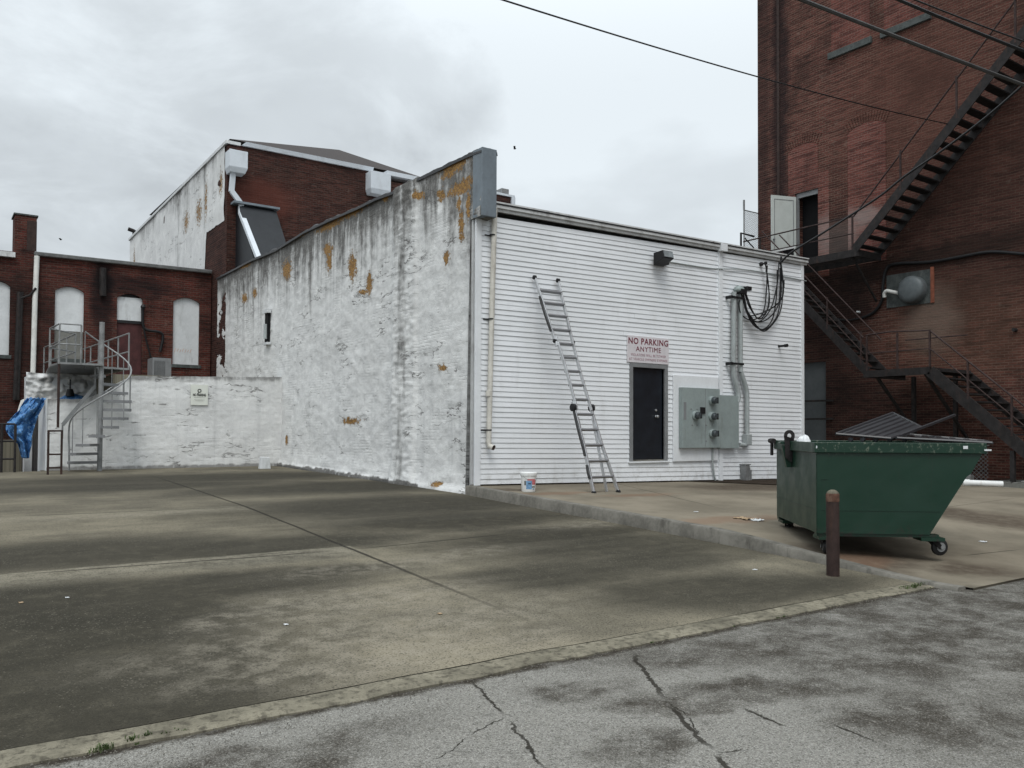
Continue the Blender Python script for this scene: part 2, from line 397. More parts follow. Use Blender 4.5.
MT['duct'] = simple('dark_sheet_metal', (.014, .016, .019), .5, .2, .25, 2.5, .1)
MT['bagwhite'] = simple('trash_bag', (.68, .70, .71), .35, 0, .08, 9, .3)
MT['lid'] = simple('black_lid_plastic', (.020, .021, .024), .42, 0, .25, 8, .1, .5)
MT['gutter_white'] = simple('white_sheet_metal', (.58, .62, .66), .5, .05, .06, 2, .05, dirt=(.4, .41, .43, .3))
MT['tan'] = simple('litter_tan', (.33, .24, .15), .9, 0, .3, 20)
MT['vent'] = simple('vent_grey', (.115, .13, .135), .55, .3, .15, 6, .1)
MT['slate'] = simple('slate_panel', (.060, .068, .066), .8, 0, .4, 5, .5, dirt=(.17, .17, .16, .5))
MT['dirt'] = simple('dark_soil', (.040, .031, .024), 1, 0, .5, 14, 1.0, spec=.03)

def green_mat():
    s = M_('green_enamel', .42, .45); p = s.obj(); o = s.sep(p)
    a = s.noise(p, 2.2, 5, .6); b = s.noise(p, 30, 5, .7)
    c = s.mix(a, (.0015, .021, .0105), (.003, .029, .015))
    c = s.mix(s.rng(a, .55, .75, 0, .35), c, (.010, .033, .024))
    hi = s.rng(o[2], 1.12, 1.24)
    ch = s.math('MULTIPLY', s.rng(s.noise(s.scale(p, (1, 1, .8)), 22, 6, .75), .56, .62), hi)
    c = s.mix(ch, c, (.10, .12, .09))
    lo = s.math('MULTIPLY', s.rng(o[2], .42, .18), s.rng(s.noise(p, 12, 6, .75), .5, .62))
    c = s.mix(lo, c, (.022, .018, .014))
    rn = s.math('MULTIPLY', s.rng(s.noise(s.scale(p, (14, 14, .7)), 1, 5, .7), .60, .72), .45); c = s.mix(rn, c, (.022, .020, .014))
    sc = s.rng(s.noise(p, 9, 8, .8), .70, .73); c = s.mix(s.math('MULTIPLY', sc, .6), c, (.16, .18, .16))
    return s.out(c, s.bump(s.noise(p, 2.2, 2), .35, .02), s.rng(s.noise(p, 4, 3), .3, .7, .36, .50))
MT['green'] = green_mat()

# concrete lot
def L2(px, py): p = lot(px, py); return (p.x, p.y)
def U2(px, py): p = pave(px, py); return (p.x, p.y)
def concrete_lot():
    s = M_('lot_concrete', .95, .03); p = s.pos(); o = s.sep(p); v = s.comb(o[0], o[1], 0.0)
    agg = s.voro(v, 95, 'F1', 'Color'); ag = s.sep(agg)
    n1 = s.noise(v, .8, 6, .62); n2 = s.noise(v, 5, 8, .7); n3 = s.noise(v, 160, 2, .6); n4 = s.noise(s.scale(v, (.5, 2.2, 1)), 1.3, 7, .62)
    c = s.mix(s.rng(n1, .35, .68), (.238, .212, .158), (.125, .113, .086))
    c = s.mix(s.rng(n4, .45, .70, 0, .55), c, (.085, .077, .060))
    # rows of slabs weathered differently (strips across the lot)
    wv = s.warp(v, 1.0, .8, 6)
    dk = []
    def D(px, py, rx, ry, rot=0, soft=1.1): x, y = L2(px, py); dk.append(s.blob(wv, x, y, rx, ry, rot, soft))
    D(120, 668, 1.15, 1.4); D(60, 610, 1.5, 1.7); D(185, 615, .6, .8); D(40, 720, .9, .7)
    D(230, 548, 2.6, .75, 0); D(60, 555, 2.4, 1.0); D(600, 545, 2.2, 1.3, -.3); D(460, 520, 2.5, 1.1); D(690, 590, 1.2, .7)
    D(560, 575, 1.3, .7); D(340, 487, 3.4, 1.6); D(120, 487, 3.5, 1.2); D(770, 590, 1.6, .5); D(250, 560, 1.2, .3); D(335, 570, .7, .3); D(180, 590, 2.0, .8); D(20, 680, 1.2, 1.0); D(30, 640, 1.0, 1.0); D(160, 700, .8, .8); D(90, 640, 1.6, 1.4); D(400, 505, 3.0, 1.6); D(200, 478, 5, 1.6); D(560, 535, 2.0, .9); D(660, 560, 1.3, .6)
    md = s.math('MULTIPLY', s.many(dk), s.rng(n2, .25, .55, .78, 1))
    c = s.mix(s.math('MULTIPLY', md, .90), c, (.024, .0225, .0175))
    lt = []
    for (px, py, rx, ry) in ((300, 640, 1.2, .5), (430, 625, 1.5, .5), (300, 668, .8, .2), (280, 655, .6, .3), (235, 620, .5, .25), (330, 600, .8, .5), (380, 600, 1.2, .4), (380, 660, .9, .3), (150, 514, 1.4, .20), (420, 560, 1.6, .3), (640, 518, 2.0, .35), (470, 620, .8, .3), (520, 640, .5, .2)):
        x, y = L2(px, py); lt.append(s.blob(wv, x, y, rx, ry, .1, 1.2))
    c = s.mix(s.math('MULTIPLY', s.math('MULTIPLY', s.many(lt), s.rng(n2, .38, .62)), .45), c, (.29, .262, .21))
    # slabs of different age
    Y1, Y2 = L2(170, 563)[1], L2(130, 511)[1]; XJ = 4.15; Y3 = L2(600, 510)[1]; jv = s.sep(s.warp(v, 2, .06, 3)); 
    print('slab joints', L2(0, 576), L2(347, 550), L2(515, 533), L2(0, 517), L2(255, 506), L2(320, 524), L2(690, 489.5), L2(147, 474), L2(590, 645))
    lf_ = s.rng(jv[0], XJ+.02, XJ-.02); rg_ = s.math('SUBTRACT', 1.0, lf_)
    def band_(y0, y1): return s.math('MULTIPLY', s.rng(jv[1], y0-.02, y0+.02), s.rng(jv[1], y1+.02, y1-.02))
    for (sd_, y0, y1, colr, amt) in ((lf_, Y1, Y2, (.070, .064, .050), .42), (lf_, Y2, 30, (.062, .057, .047), .62), (rg_, Y3, 30, (.06, .056, .046), .45), (rg_, 0, Y1-.6, (.115, .105, .08), .3)):
        c = s.mix(s.math('MULTIPLY', s.math('MULTIPLY', sd_, band_(y0, y1)), s.math('MULTIPLY', s.rng(n4, .30, .62, 1, .35), amt)), c, colr)
    for (sd_, y0, colr, amt) in ((lf_, Y1-.25, (.30, .275, .215), .5), (lf_, Y2-.4, (.22, .20, .158), .4)):
        c = s.mix(s.math('MULTIPLY', s.math('MULTIPLY', sd_, s.math('MULTIPLY', s.rng(jv[1], y0-.5, y0+.1), s.rng(jv[1], y0+.42, y0+.38))), s.math('MULTIPLY', s.rng(n2, .35, .6, .3, 1), amt)), c, colr)
    jw = s.warp(v, 3, .03, 4); js = []
    a, b = L2(147, 474), L2(590, 645); js.append(s.seg(jw, a, b, .028))
    for (q1, q2, wd) in (((0, 576), (347, 550), .022), ((347, 550), (515, 533), .020), ((0, 517), (255, 506), .026), ((320, 524), (690, 489.5), .010),):
        js.append(s.seg(jw, L2(*q1), L2(*q2), wd))
    j = s.many(js)
    c = s.mix(s.math('MULTIPLY', j, .88), c, (.022, .020, .017))
    # exposed aggregate, small stones dark and pale
    c = s.mix(s.rng(ag[0], .72, .97, 0, .6), c, (.028, .026, .021)); c = s.mix(s.math('MULTIPLY', s.rng(ag[1], .90, 1.0, 0, .30), s.rng(n1, .4, .6)), c, (.27, .245, .20))
    c = s.mix(s.rng(n3, .60, .8, 0, .3), c, (.30, .28, .24))
    gn = s.noise(v, 75, 5, .85); c = s.mix(s.rng(gn, .50, .66, 0, .55), c, (.03, .028, .022)); c = s.mix(s.math('MULTIPLY', s.rng(gn, .46, .34, 0, .35), s.math('SUBTRACT', 1.0, s.math('MULTIPLY', md, .7))), c, (.31, .285, .23))
    pit = s.rng(s.noise(v, 34, 6, .75), .66, .72); c = s.mix(s.math('MULTIPLY', pit, .5), c, (.04, .037, .03))
    h = s.math('ADD', s.math('MULTIPLY', n2, .5), s.math('MULTIPLY', n3, .3)); h = s.math('SUBTRACT', h, s.math('MULTIPLY', j, 2.0))
    h = s.math('SUBTRACT', h, s.math('MULTIPLY', pit, .5))
    return s.out(c, s.bump(h, .7, .009), s.rng(md, 0, 1, .92, .78))
def concrete_edge():
    s = M_('edge_concrete', .95, .05); p = s.pos(); o = s.sep(p); v = s.comb(o[0], o[1], 0.0)
    n1 = s.noise(v, 2.2, 6, .65); n2 = s.noise(v, 16, 7, .7)
    c = s.mix(s.rng(n1, .35, .65), (.23, .21, .16), (.125, .115, .088)); c = s.mix(s.rng(n2, .46, .64, 0, .8), c, (.062, .056, .044)); n5 = s.noise(v, 70, 5, .85); c = s.mix(s.rng(n5, .5, .66, 0, .5), c, (.06, .055, .045))
    return s.out(c, s.bump(n2, .7, .012))
def upper_concrete():
    s = M_('pavement_concrete', .93, .06); p = s.pos(); o = s.sep(p); v = s.comb(o[0], o[1], 0.0)
    n1 = s.noise(v, .7, 6, .6); n2 = s.noise(v, 6, 7, .7); n3 = s.noise(v, 120, 2, .6)
    c = s.mix(s.rng(n1, .35, .66), (.215, .188, .145), (.145, .127, .098)); c = s.mix(s.rng(n2, .50, .75, 0, .4), c, (.12, .105, .085))
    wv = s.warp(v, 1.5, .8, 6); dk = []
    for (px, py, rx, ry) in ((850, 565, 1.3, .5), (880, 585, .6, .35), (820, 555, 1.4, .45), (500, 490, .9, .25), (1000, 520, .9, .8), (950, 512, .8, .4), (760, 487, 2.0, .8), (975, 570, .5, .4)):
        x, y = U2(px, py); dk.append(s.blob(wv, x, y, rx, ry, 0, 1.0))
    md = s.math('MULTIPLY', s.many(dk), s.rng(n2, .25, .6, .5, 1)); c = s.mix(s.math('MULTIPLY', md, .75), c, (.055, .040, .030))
    rs = []
    for (px, py, rx, ry) in ((730, 520, 1.2, .25), (640, 495, .8, .2), (850, 560, .6, .3), (560, 493, .8, .2)):
        x, y = U2(px, py); rs.append(s.blob(wv, x, y, rx, ry, 0, 1.0))
    c = s.mix(s.math('MULTIPLY', s.many(rs), .45), c, (.17, .095, .06))
    jw = s.warp(v, 3, .02, 4)
    j = s.many([s.seg(jw, U2(640, 484), U2(735, 478.5), .012), s.seg(jw, U2(580, 478), U2(735, 512), .014), s.seg(jw, U2(940, 513), U2(1024, 524), .013), s.seg(jw, U2(885, 516), U2(1024, 497), .010), s.seg(jw, U2(960, 556), U2(1024, 549), .010)])
    c = s.mix(s.math('MULTIPLY', j, .85), c, (.025, .022, .018))
    h = s.math('SUBTRACT', s.math('ADD', n2, s.math('MULTIPLY', n3, .4)), s.math('MULTIPLY', j, 2))
    return s.out(c, s.bump(h, .5, .007))
def asphalt():
    s = M_('old_asphalt', .95, .04); p = s.pos(); o = s.sep(p); v = s.comb(o[0], o[1], 0.0)
    vc = s.voro(v, 135, 'F1', 'Color'); g = s.sep(vc); vd = s.voro(v, 135)
    vc2 = s.voro(s.scale(v, (1, 1, 1), (7, 3, 0)), 115, 'F1', 'Color'); g2 = s.sep(vc2)
    n1 = s.noise(v, .9, 7, .66, .3); n2 = s.noise(v, 5, 7, .7)
    wv = s.warp(v, 1.6, .9, 6); dk = []
    def G(px, py):
        d_ = ray(px, py); q_ = CAMLOC+d_*(-CAMLOC.z/d_.z); return (q_.x, q_.y)
    for (px, py, rx, ry, rt_) in ((580, 688, .38, .20, 0), (700, 650, .8, .35, -.2), (800, 640, 1.1, .5, 0), (930, 640, 1.6, .9, 0), (1000, 620, 1.5, 1.2, 0), (860, 655, .9, .4, 0), (760, 690, .7, .22, -.4), (960, 720, .7, .6, 0), (250, 760, .9, .25, 0), (640, 745, .3, .16, 0), (880, 720, .35, .25, 0), (690, 700, .5, .15, -.5)):
        x, y = G(px, py); dk.append(s.blob(wv, x, y, rx, ry, rt_, 1.0))
    far = s.rng(s.math('ADD', o[0], s.math('MULTIPLY', n2, 2.0)), 5.0, 7.2)
    md = s.math('MULTIPLY', s.math('MAXIMUM', s.many(dk), far), s.rng(s.noise(v, 2.2, 8, .75, .2), .30, .62, .15, .95))
    md = s.math('MAXIMUM', md, s.rng(n1, .60, .74, 0, .8))
    binder = s.mix(md, (.205, .198, .178), (.036, .030, .023))
    stone = s.mix(g[0], (.14, .135, .125), (.48, .47, .44))
    keep = s.math('SUBTRACT', s.rng(g[1], .25, .75), s.math('MULTIPLY', md, .74), clamp=True)
    c = s.mix(s.math('MULTIPLY', keep, .50), binder, stone)
    fg = s.noise(v, 150, 4, .85); pk = s.math('SUBTRACT', 1.0, s.math('MULTIPLY', md, .72)); c = s.mix(s.math('MULTIPLY', s.rng(fg, .52, .64, 0, .75), pk), c, (.42, .405, .36)); c = s.mix(s.rng(fg, .48, .36, 0, .7), c, (.045, .041, .034))
    gut = s.math('MULTIPLY', s.rng(s.math('ADD', o[1], s.math('MULTIPLY', s.noise(v, 3.5, 7, .75), .22)), 4.47, 4.54), s.rng(n2, .3, .55, .5, .95)); c = s.mix(gut, c, (.034, .028, .021))
    c = s.mix(s.rng(g2[2], .78, .95, 0, .5), c, (.035, .032, .027)); c = s.mix(s.rng(g2[1], .93, 1, 0, .35), c, (.46, .43, .38))
    c = s.mix(s.rng(n2, .54, .72, 0, .45), c, (.055, .052, .046))
    jw = s.warp(s.warp(v, 4, .12, 5), 22, .045, 4); cr = []
    def poly(P, wd):
        P = [G(*q_) for q_ in P]
        for a, b in zip(P, P[1:]): cr.append(s.seg(jw, a, b, wd))
    poly([(630, 648), (668, 702), (712, 752), (735, 775)], .017); poly([(470, 676), (505, 715), (548, 772)], .010); poly([(668, 702), (690, 716), (700, 735)], .006); poly([(505, 715), (470, 735), (430, 760)], .005); poly([(712, 752), (745, 748)], .006)
    poly([(738, 706), (790, 728)], .010); poly([(828, 722), (880, 742)], .009)
    k = s.many(cr); kk = s.math('MULTIPLY', k, s.rng(n2, .25, .5, .75, 1))
    c = s.mix(s.math('MULTIPLY', kk, .9), c, (.028, .025, .020))
    h = s.math('ADD', s.math('MULTIPLY', vd, -.9), s.math('MULTIPLY', n2, .6)); h = s.math('SUBTRACT', h, s.math('MULTIPLY', k, 1.6))
    return s.out(c, s.bump(h, .9, .008), s.rng(md, 0, 1, .95, .85))
MT['lot'] = concrete_lot(); MT['edge'] = concrete_edge(); MT['upper'] = upper_concrete(); MT['asphalt'] = asphalt()
MT['terrain'] = simple('far_ground', (.085, .08, .068), .95, 0, .3, .3, .3)

# ------------------------------------------------------------------ setting
PX0, PY0, PY1 = 2.5, 24.15, 31.6     # sunken yard beside the terrace
g = MB()
for (x0, x1, y0, y1, z) in ((-400, 400, -300, PY0-.35, -.25), (-400, -14, PY0-.35, PY1, -.25), (PX0, 400, PY0-.35, PY1, -.25), (-400, 400, PY1, 600, -.25), (-14, PX0, PY0-.35, PY1, -2.0)):
    g.quad((x0, y0, z), (x1, y0, z), (x1, y1, z), (x0, y1, z))
g.quad((-14, PY0-.35, -2), (PX0, PY0-.35, -2), (PX0, PY0-.35, -.25), (-14, PY0-.35, -.25)); g.quad((-14, PY0-.35, -2), (-14, PY1, -2), (-14, PY1, -.25), (-14, PY0-.35, -.25))
struct(g.build('ground', MT['terrain']))
rnd = lambda x, y, s_=1, a=1: noise.noise(Vector((x*s_, y*s_, 3.3)))*a
def edge_y(x):       # line where concrete meets asphalt
    return EDGE + .03*noise.noise(Vector((x*1.3, 5, 0))) - .015*max(0, x-7)
g = MB()   # road
xs = [-60, -20, -8] + [-6+i*.06 for i in range(300)] + [14, 20, 60]
rows = []
for x in xs:
    e = edge_y(x) + (.016*noise.noise(Vector((x*9, 1, 0))) + .022*noise.noise(Vector((x*3.1, 9, 0))))
    rows.append([(x, -40, -.06), (x, -3, -.01)]+[(x, -3+(e+3)*k/12, -.006+.012*noise.noise(Vector((x*.7, k*.6, 0)))) for k in range(1, 12)]+[(x, e, -.012)])
for a, b in zip(rows, rows[1:]):
    for k in range(len(a)-1): g.quad(a[k], b[k], b[k+1], a[k+1])
struct(g.build('road', MT['asphalt'], smooth=True, merge=True))
CX = 8.42                     # kerb face
def kx(y): return CX - .10*sstep(8, 4.3, y)
g = MB()   # lot
def lotp(x, y): return (x, y, zlot(y) + .006*noise.noise(Vector((x*.5, y*.5, 0))))
STRIP = .22
def lf(a, b):
    x = -30 + (kx(4.6+b*19.3)+.05+30)*a**.6; x1 = x
    y = edge_y(x)+STRIP+.012 + (23.93-edge_y(x)-STRIP)*b; return lotp(x1, y)
g.grid(lf, 90, 80); g.quad(lotp(-30, 23.93), lotp(2.4, 23.93), (2.4, 23.93, -2), (-30, 23.93, -2))
g.quad(lotp(2.4, 23.93), (2.4, 24.4, zlot(23.93)), (kx(20), 24.4, zlot(24)), lotp(kx(20), 23.93))
struct(g.build('parking_lot', MT['lot'], smooth=True, merge=True))
g = MB()   # pale edge strip of the lot, its face to the road broken
N = 420; X0, X1 = -20, 8.32
pr = None
for i in range(N+1):
    x = X0 + (X1-X0)*i/N; e = edge_y(x)
    n_ = .016*noise.noise(Vector((x*6, 2, 0)))+.02*noise.noise(Vector((x*2.3, 7, 0))); n_ -= .05*max(0, noise.noise(Vector((x*1.7, 17, 0)))-.25)
    z = zlot(e+STRIP)+.004
    cur = [(x, e+.012-n_, -.05), (x, e+.014-n_, -.006), (x, e+.035-n_, .003), (x, e+STRIP-.006, z), (x, e+STRIP, z-.014)]
    if pr:
        for k in range(4): g.quad(pr[k], cur[k], cur[k+1], pr[k+1])
    pr = cur
struct(g.build('lot_edge', MT['edge'], smooth=True, merge=True))
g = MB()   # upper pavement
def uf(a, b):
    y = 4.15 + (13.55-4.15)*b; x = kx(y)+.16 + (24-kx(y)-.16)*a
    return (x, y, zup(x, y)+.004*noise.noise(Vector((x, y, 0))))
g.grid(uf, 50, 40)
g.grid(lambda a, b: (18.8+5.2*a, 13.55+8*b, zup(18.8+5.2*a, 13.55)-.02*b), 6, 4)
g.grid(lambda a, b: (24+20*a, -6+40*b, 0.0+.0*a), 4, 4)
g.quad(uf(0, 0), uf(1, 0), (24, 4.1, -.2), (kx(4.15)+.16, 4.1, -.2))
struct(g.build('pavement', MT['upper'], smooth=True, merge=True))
g = MB()   # kerb between the two levels
pr = None; N = 400
for i in range(N+1):
    y = 13.50 - (13.50-4.22)*i/N; x = kx(y); zt = max(zup(x, y)+.012, zlot(y)+.02)
    n_ = .010*noise.noise(Vector((y*1.1, 2, 0))); q_ = .005*noise.noise(Vector((y*1.7, 6, 0)))-.012*max(0, noise.noise(Vector((y*2.7, 16, 0)))-.3)
    cur = [(x+n_-.01, y, zlot(y)-.05), (x+n_, y, zt-.022+q_), (x+.018+n_, y, zt+q_), (x+.15, y, zt+q_*.5), (x+.165, y, zt-.03)]
    if pr:
        for k in range(4): g.quad(pr[k], cur[k], cur[k+1], pr[k+1])
    else: g.quad(*cur)
    pr = cur
g.quad(*pr)
struct(g.build('kerb', MT['concrete'], smooth=True, merge=True))
g = MB()   # dark strip of bare earth against the siding
pts = [U2(700, 480.5), U2(775, 489.5), (18.8, 12.6), (18.9, 13.52), (12.6, 13.52)]
def zz(x, y): return zup(x, y)+.016
x0 = onY(690, 480, 13.5).x
g.grid(lambda a, b: (x0+(18.9-x0)*a, 13.50-(.1+min(2.3, 4.4*a)+.06*noise.noise(Vector((a*30, 0, 0))))*(1-b), zz(x0+(18.9-x0)*a, 13.5-(.1+min(2.3, 4.4*a))*(1-b))), 60, 6)
struct(g.build('soil_strip', MT['dirt']))

# ------------------------------------------------------------------ white building with the siding front
YS, XS = 13.5, 8.6
pL0, pL1 = onY(475, 484.5, YS), onY(476, 214, YS); pR0, pR1 = onY(803.2, 478, YS), onY(803.5, 266, YS)
XR = pR0.x; XSL = pL0.x+.0
print('siding', pL0, pL1, pR0, pR1)
def zb(x): return pL0.z + (pR0.z-pL0.z)*(x-XSL)/(XR-XSL)
def zt(x): return pL1.z + (pR1.z-pL1.z)*(x-XSL)/(XR-XSL)
B = thing('white_building', 'white one-storey building with lap siding on its front and peeling painted masonry along its side', 'building', (13.5, 13.5, .3))
s_ = M_('white_vinyl', .45, .35); p_ = s_.pos(); o_ = s_.sep(p_); v_ = s_.comb(o_[0], o_[2], 0.0)
c_ = s_.mix(s_.rng(s_.noise(v_, .5, 4), .35, .65), (.77, .79, .815), (.71, .73, .75))
sp_ = s_.rng(s_.noise(s_.scale(v_, (1.2, .35, 1)), 2.5, 7, .65), .52, .75, 0, .22); c_ = s_.mix(sp_, c_, (.42, .42, .41))
lowd = s_.math('MULTIPLY', s_.rng(o_[2], 1.1, .4), s_.rng(s_.noise(v_, 5, 6, .7), .45, .7)); c_ = s_.mix(s_.math('MULTIPLY', lowd, .45), c_, (.33, .31, .27))
MT['vinyl'] = s_.out(c_, s_.bump(s_.noise(s_.scale(v_, (3, 30, 1)), 1, 4), .12, .004))
dA, dB = onY(626.5, 465, YS), onY(668, 364, YS)
door_i = (onY(632, 460, YS), onY(664, 369, YS))
DX0, DX1, DZ0, DZ1 = door_i[0].x, door_i[1].x, door_i[0].z, onY(632, 367, YS).z
print('door', DX0, DX1, DZ0, DZ1)
NC = 52
g = MB()
def siding_run(x0, x1, k):
    def zz_(x, f): return zb(x)+(zt(x)-zb(x))*f
    f0, f1 = k/NC, (k+1)/NC
    rr_ = random.Random(k*31+int(x0*10)); js_ = [x0]+sorted(rr_.uniform(x0, x1) for _ in range(int((x1-x0)/3.6)))+[x1]; pr_ = 0
    for (u0_, u1_) in zip(js_, js_[1:]):
        pr_ = .0022-pr_ if rr_.random() < .9 else pr_
        n = max(1, int((u1_-u0_)/.6))
        for i in range(n):
            a = u0_+(u1_-u0_)*i/n; b = u0_+(u1_-u0_)*(i+1)/n
            wa = -pr_+.0035*noise.noise(Vector((a*1.1, k*.9, 0))); wb = -pr_+.0035*noise.noise(Vector((b*1.1, k*.9, 0)))
            za, zb_, zc, zd = zz_(a, f0), zz_(b, f0), zz_(b, f1), zz_(a, f1)
            g.quad((a, YS-.017+wa, za), (b, YS-.017+wb, zb_), (b, YS-.004+wb, zc), (a, YS-.004+wa, zd))     # lapped face
            g.quad((a, YS-.004+wa, za+.0005), (b, YS-.004+wb, zb_+.0005), (b, YS-.017+wb, zb_), (a, YS-.017+wa, za))  # butt edge
            g.quad((a, YS-.017+wa, za), (b, YS-.017+wb, zb_), (b, YS-.0185+wb, zb_+.004), (a, YS-.0185+wa, za+.004))
for k in range(NC):
    xm = (DX0+DX1)/2; zlo = zb(xm)+(zt(xm)-zb(xm))*k/NC; zhi = zb(xm)+(zt(xm)-zb(xm))*(k+1)/NC
    if zhi > DZ0-.02 and zlo < DZ1+.02: siding_run(XSL, DX0-.06, k); siding_run(DX1+.06, XR, k)
    else: siding_run(XSL, XR, k)
g.build('siding', MT['vinyl'], B)
g = MB(); g.panel('y', YS+.01, 8.86, XR-.02, -.1, 5.6, [(DX0, DX1, DZ0, DZ1)], .18)
g.box(DX0-.3, DX1+.3, YS+.6, YS+.65, DZ0-.1, DZ1+.2)
g.build('front_wall', MT['concrete'], B)
g = MB(); g.box(XR-.2, XR-.012, YS+.2, 30, -.1, 5.55); g.build('end_wall', MT['vinyl'], B)
# roof and eave
e0, e1 = onY(494, 203, YS-.1), onY(804, 259, YS-.1)
g = MB()
def ez(x): return e0.z+(e1.z-e0.z)*(x-e0.x)/(e1.x-e0.x)
xa, xb = 8.88, XR+.10
for (dy0, dy1, h0, h1) in ((-.115, .0, -.085, -.0), (-.07, -.001, -.145, -.085)):
    g.hexa([(xa, YS+dy0, ez(xa)+h0), (xb, YS+dy0, ez(xb)+h0), (xb, YS+dy1, ez(xb)+h0), (xa, YS+dy1, ez(xa)+h0), (xa, YS+dy0, ez(xa)+h1), (xb, YS+dy0, ez(xb)+h1), (xb, YS+dy1, ez(xb)+h1), (xa, YS+dy1, ez(xa)+h1)])
g.build('eave_fascia', MT['eave'], B, bevel=.006)
g = MB()
g.hexa([(xa, YS-.13, ez(xa)+.004), (xb+.01, YS-.13, ez(xb)+.004), (xb+.01, 30, ez(xb)+.004), (xa, 30, ez(xa)+.004), (xa, YS-.13, ez(xa)+.035), (xb+.01, YS-.13, ez(xb)+.035), (xb+.01, 30, ez(xb)+.035), (xa, 30, ez(xa)+.035)])
g.build('roof', MT['eave'], B)
g = MB(); g.bar((xa+.02, YS-.122, ez(xa)-.008), (xb, YS-.122, ez(xb)-.008), .014, .026); g.build('drip_edge', MT['black'], B)
# trims
def vtrim(x, w_, proud, name='corner_trim', z0=None, z1=None):
    g = MB(); g.box(x-w_/2, x+w_/2, YS-proud, YS+.005, zb(x)-.02 if z0 is None else z0, zt(x)+.03 if z1 is None else z1); return g.build(name, MT['trim'], B, bevel=.004)
vtrim(XSL+.03, .13, .045); vtrim(XR-.04, .10, .04)
xt = onY(719.5, 300, YS).x; vtrim(xt, .13, .05, 'seam_trim')
g = MB(); g.hexa([(xt-.10, YS-.17, ez(xt)-.17), (xt+.10, YS-.17, ez(xt)-.17), (xt+.10, YS-.05, ez(xt)-.17), (xt-.10, YS-.05, ez(xt)-.17), (xt-.10, YS-.17, ez(xt)+.0), (xt+.10, YS-.17, ez(xt)+.0), (xt+.10, YS-.05, ez(xt)+.0), (xt-.10, YS-.05, ez(xt)+.0)]); g.build('gutter_outlet', MT['trim'], B)
g = MB(); g.box(XSL-.1, XR-.02, YS-.004, YS+.02, 0, zb(XSL)-.002); g.build('foundation', MT['dirt'], B)
# door
FW = .095
g = MB()
g.box(DX0-FW, DX0, YS-.035, YS+.1, DZ0-.03, DZ1+FW); g.box(DX1, DX1+FW, YS-.035, YS+.1, DZ0-.03, DZ1+FW)
g.box(DX0+.001, DX1-.001, YS-.034, YS+.1, DZ1, DZ1+FW-.002); g.build('door_frame', MT['frame'], B, bevel=.004)
g = MB(); g.box(DX0-FW-.03, DX1+FW+.03, YS-.06, YS+.1, DZ0-.065, DZ0-.032); g.build('door_sill', MT['trim'], B)
g = MB(); g.box(DX0+.004, DX1-.004, YS+.05, YS+.09, DZ0-.03, DZ1-.004)
for zc in (DZ0+.02,): g.box(DX0+.02, DX1-.02, YS+.045, YS+.0495, zc, zc+.18)
dr = g.build('door', MT['door'], B)
kp = onY(656, 416.5, YS+.04)
g = MB(); g.lathe((kp.x, YS+.048, kp.z), [(.012, 0), (.028, -.01), (.012, -.02), (.012, -.045), (.03, -.05), (.032, -.075), (.018, -.085)], 16, 'y'); g.build('handle', MT['alu'], dr, smooth=True)
g = MB(); g.lathe((kp.x, YS+.048, kp.z+.14), [(.026, 0), (.026, -.02), (.012, -.028)], 16, 'y'); g.build('deadbolt', MT['alu'], dr, smooth=True)
# cream drain pipe at the left of the siding
g = MB()
t_, b_ = onY(494.5, 214, YS-.09), onY(487.5, 443, YS-.09); t2, b2 = onY(494, 214, YS-.09), onY(489, 440, YS-.09)
xq = (t_.x+b_.x)/2
g.tube([(t_.x, YS-.1, t_.z+.12), (xq+.015, YS-.1, (t_.z+b_.z)/2+.5), (b_.x+.02, YS-.1, b_.z+.02), (b_.x+.03, YS-.12, b_.z-.06), (b_.x+.06, YS-.22, b_.z-.09)], .052, 14, cap=False)
g.tube([(b_.x+.015, YS-.1, b_.z+.9), (b_.x+.015, YS-.1, b_.z+1.0)], .058, 14)
dp = g.build('drain_pipe', MT['cream'], B, smooth=True)
g = MB(); g.tube([(b_.x+.054, YS-.205, b_.z-.087), (b_.x+.058, YS-.215, b_.z-.0885)], .047, 14); g.build('pipe_mouth', MT['rust'], dp)
for py in (235, 319, 430):
    q_ = onY(492.5-(py-235)*.02, py, YS-.1); g = MB(); g.box(q_.x-.13, q_.x+.10, YS-.03, YS-.02, q_.z-.012, q_.z+.012); g.tube([(q_.x, YS-.1, q_.z-.012), (q_.x, YS-.1, q_.z+.012)], .058, 14); g.build('strap', MT['black'], dp)

# ---- painted side wall, grid with relief
tops = [(483, 148.5), (470, 153.5), (458, 159), (444, 166), (420, 177.5), (394.6, 191), (378, 197), (359, 206.5), (330, 219), (305, 231), (277, 249), (251.6, 259.5), (233, 269.5), (218.8, 277), (207, 282)]
tp = sorted([(onX(a, b, XS).y, onX(a, b, XS).z) for a, b in tops]); print('parapet', tp[0], tp[-1])
def lerp(T, x):
    if x <= T[0][0]: return T[0][1]
    for (a, b), (c, d_) in zip(T, T[1:]):
        if x <= c: return b+(d_-b)*(x-a)/(c-a)
    return T[-1][1]
pats = [(455.8,164.5,13,4,-.35),(463,187,13,6,-.5),(442,196,3.5,5,0),(420.5,196,4.5,3.5,0),(463,226,2.6,13,0),(448,258,2.5,6,0),(352,266.5,3.2,11,0),(368.6,283,2.5,9,0),(363,292,5,2,0),(286,270,3.5,8,0),(327,250,4,5,0),(348,213,13,4,-.45),(328,226,11,3.2,-.45),(384,198,3,3,0),(302,232,6,3,-.5),(244,298,2.5,4,0),(254,293,2,4,0),(350,421,7,3,0),(439,484,5,2.5,0),(444,368,4,3,0),(286,440,1.2,4,0),(245,266,5,1.6,-.4),(470,205,2,10,0),(452,172,9,4,-.5),(328,262,2,8,0), (460, 205, 2, 6, 0)]
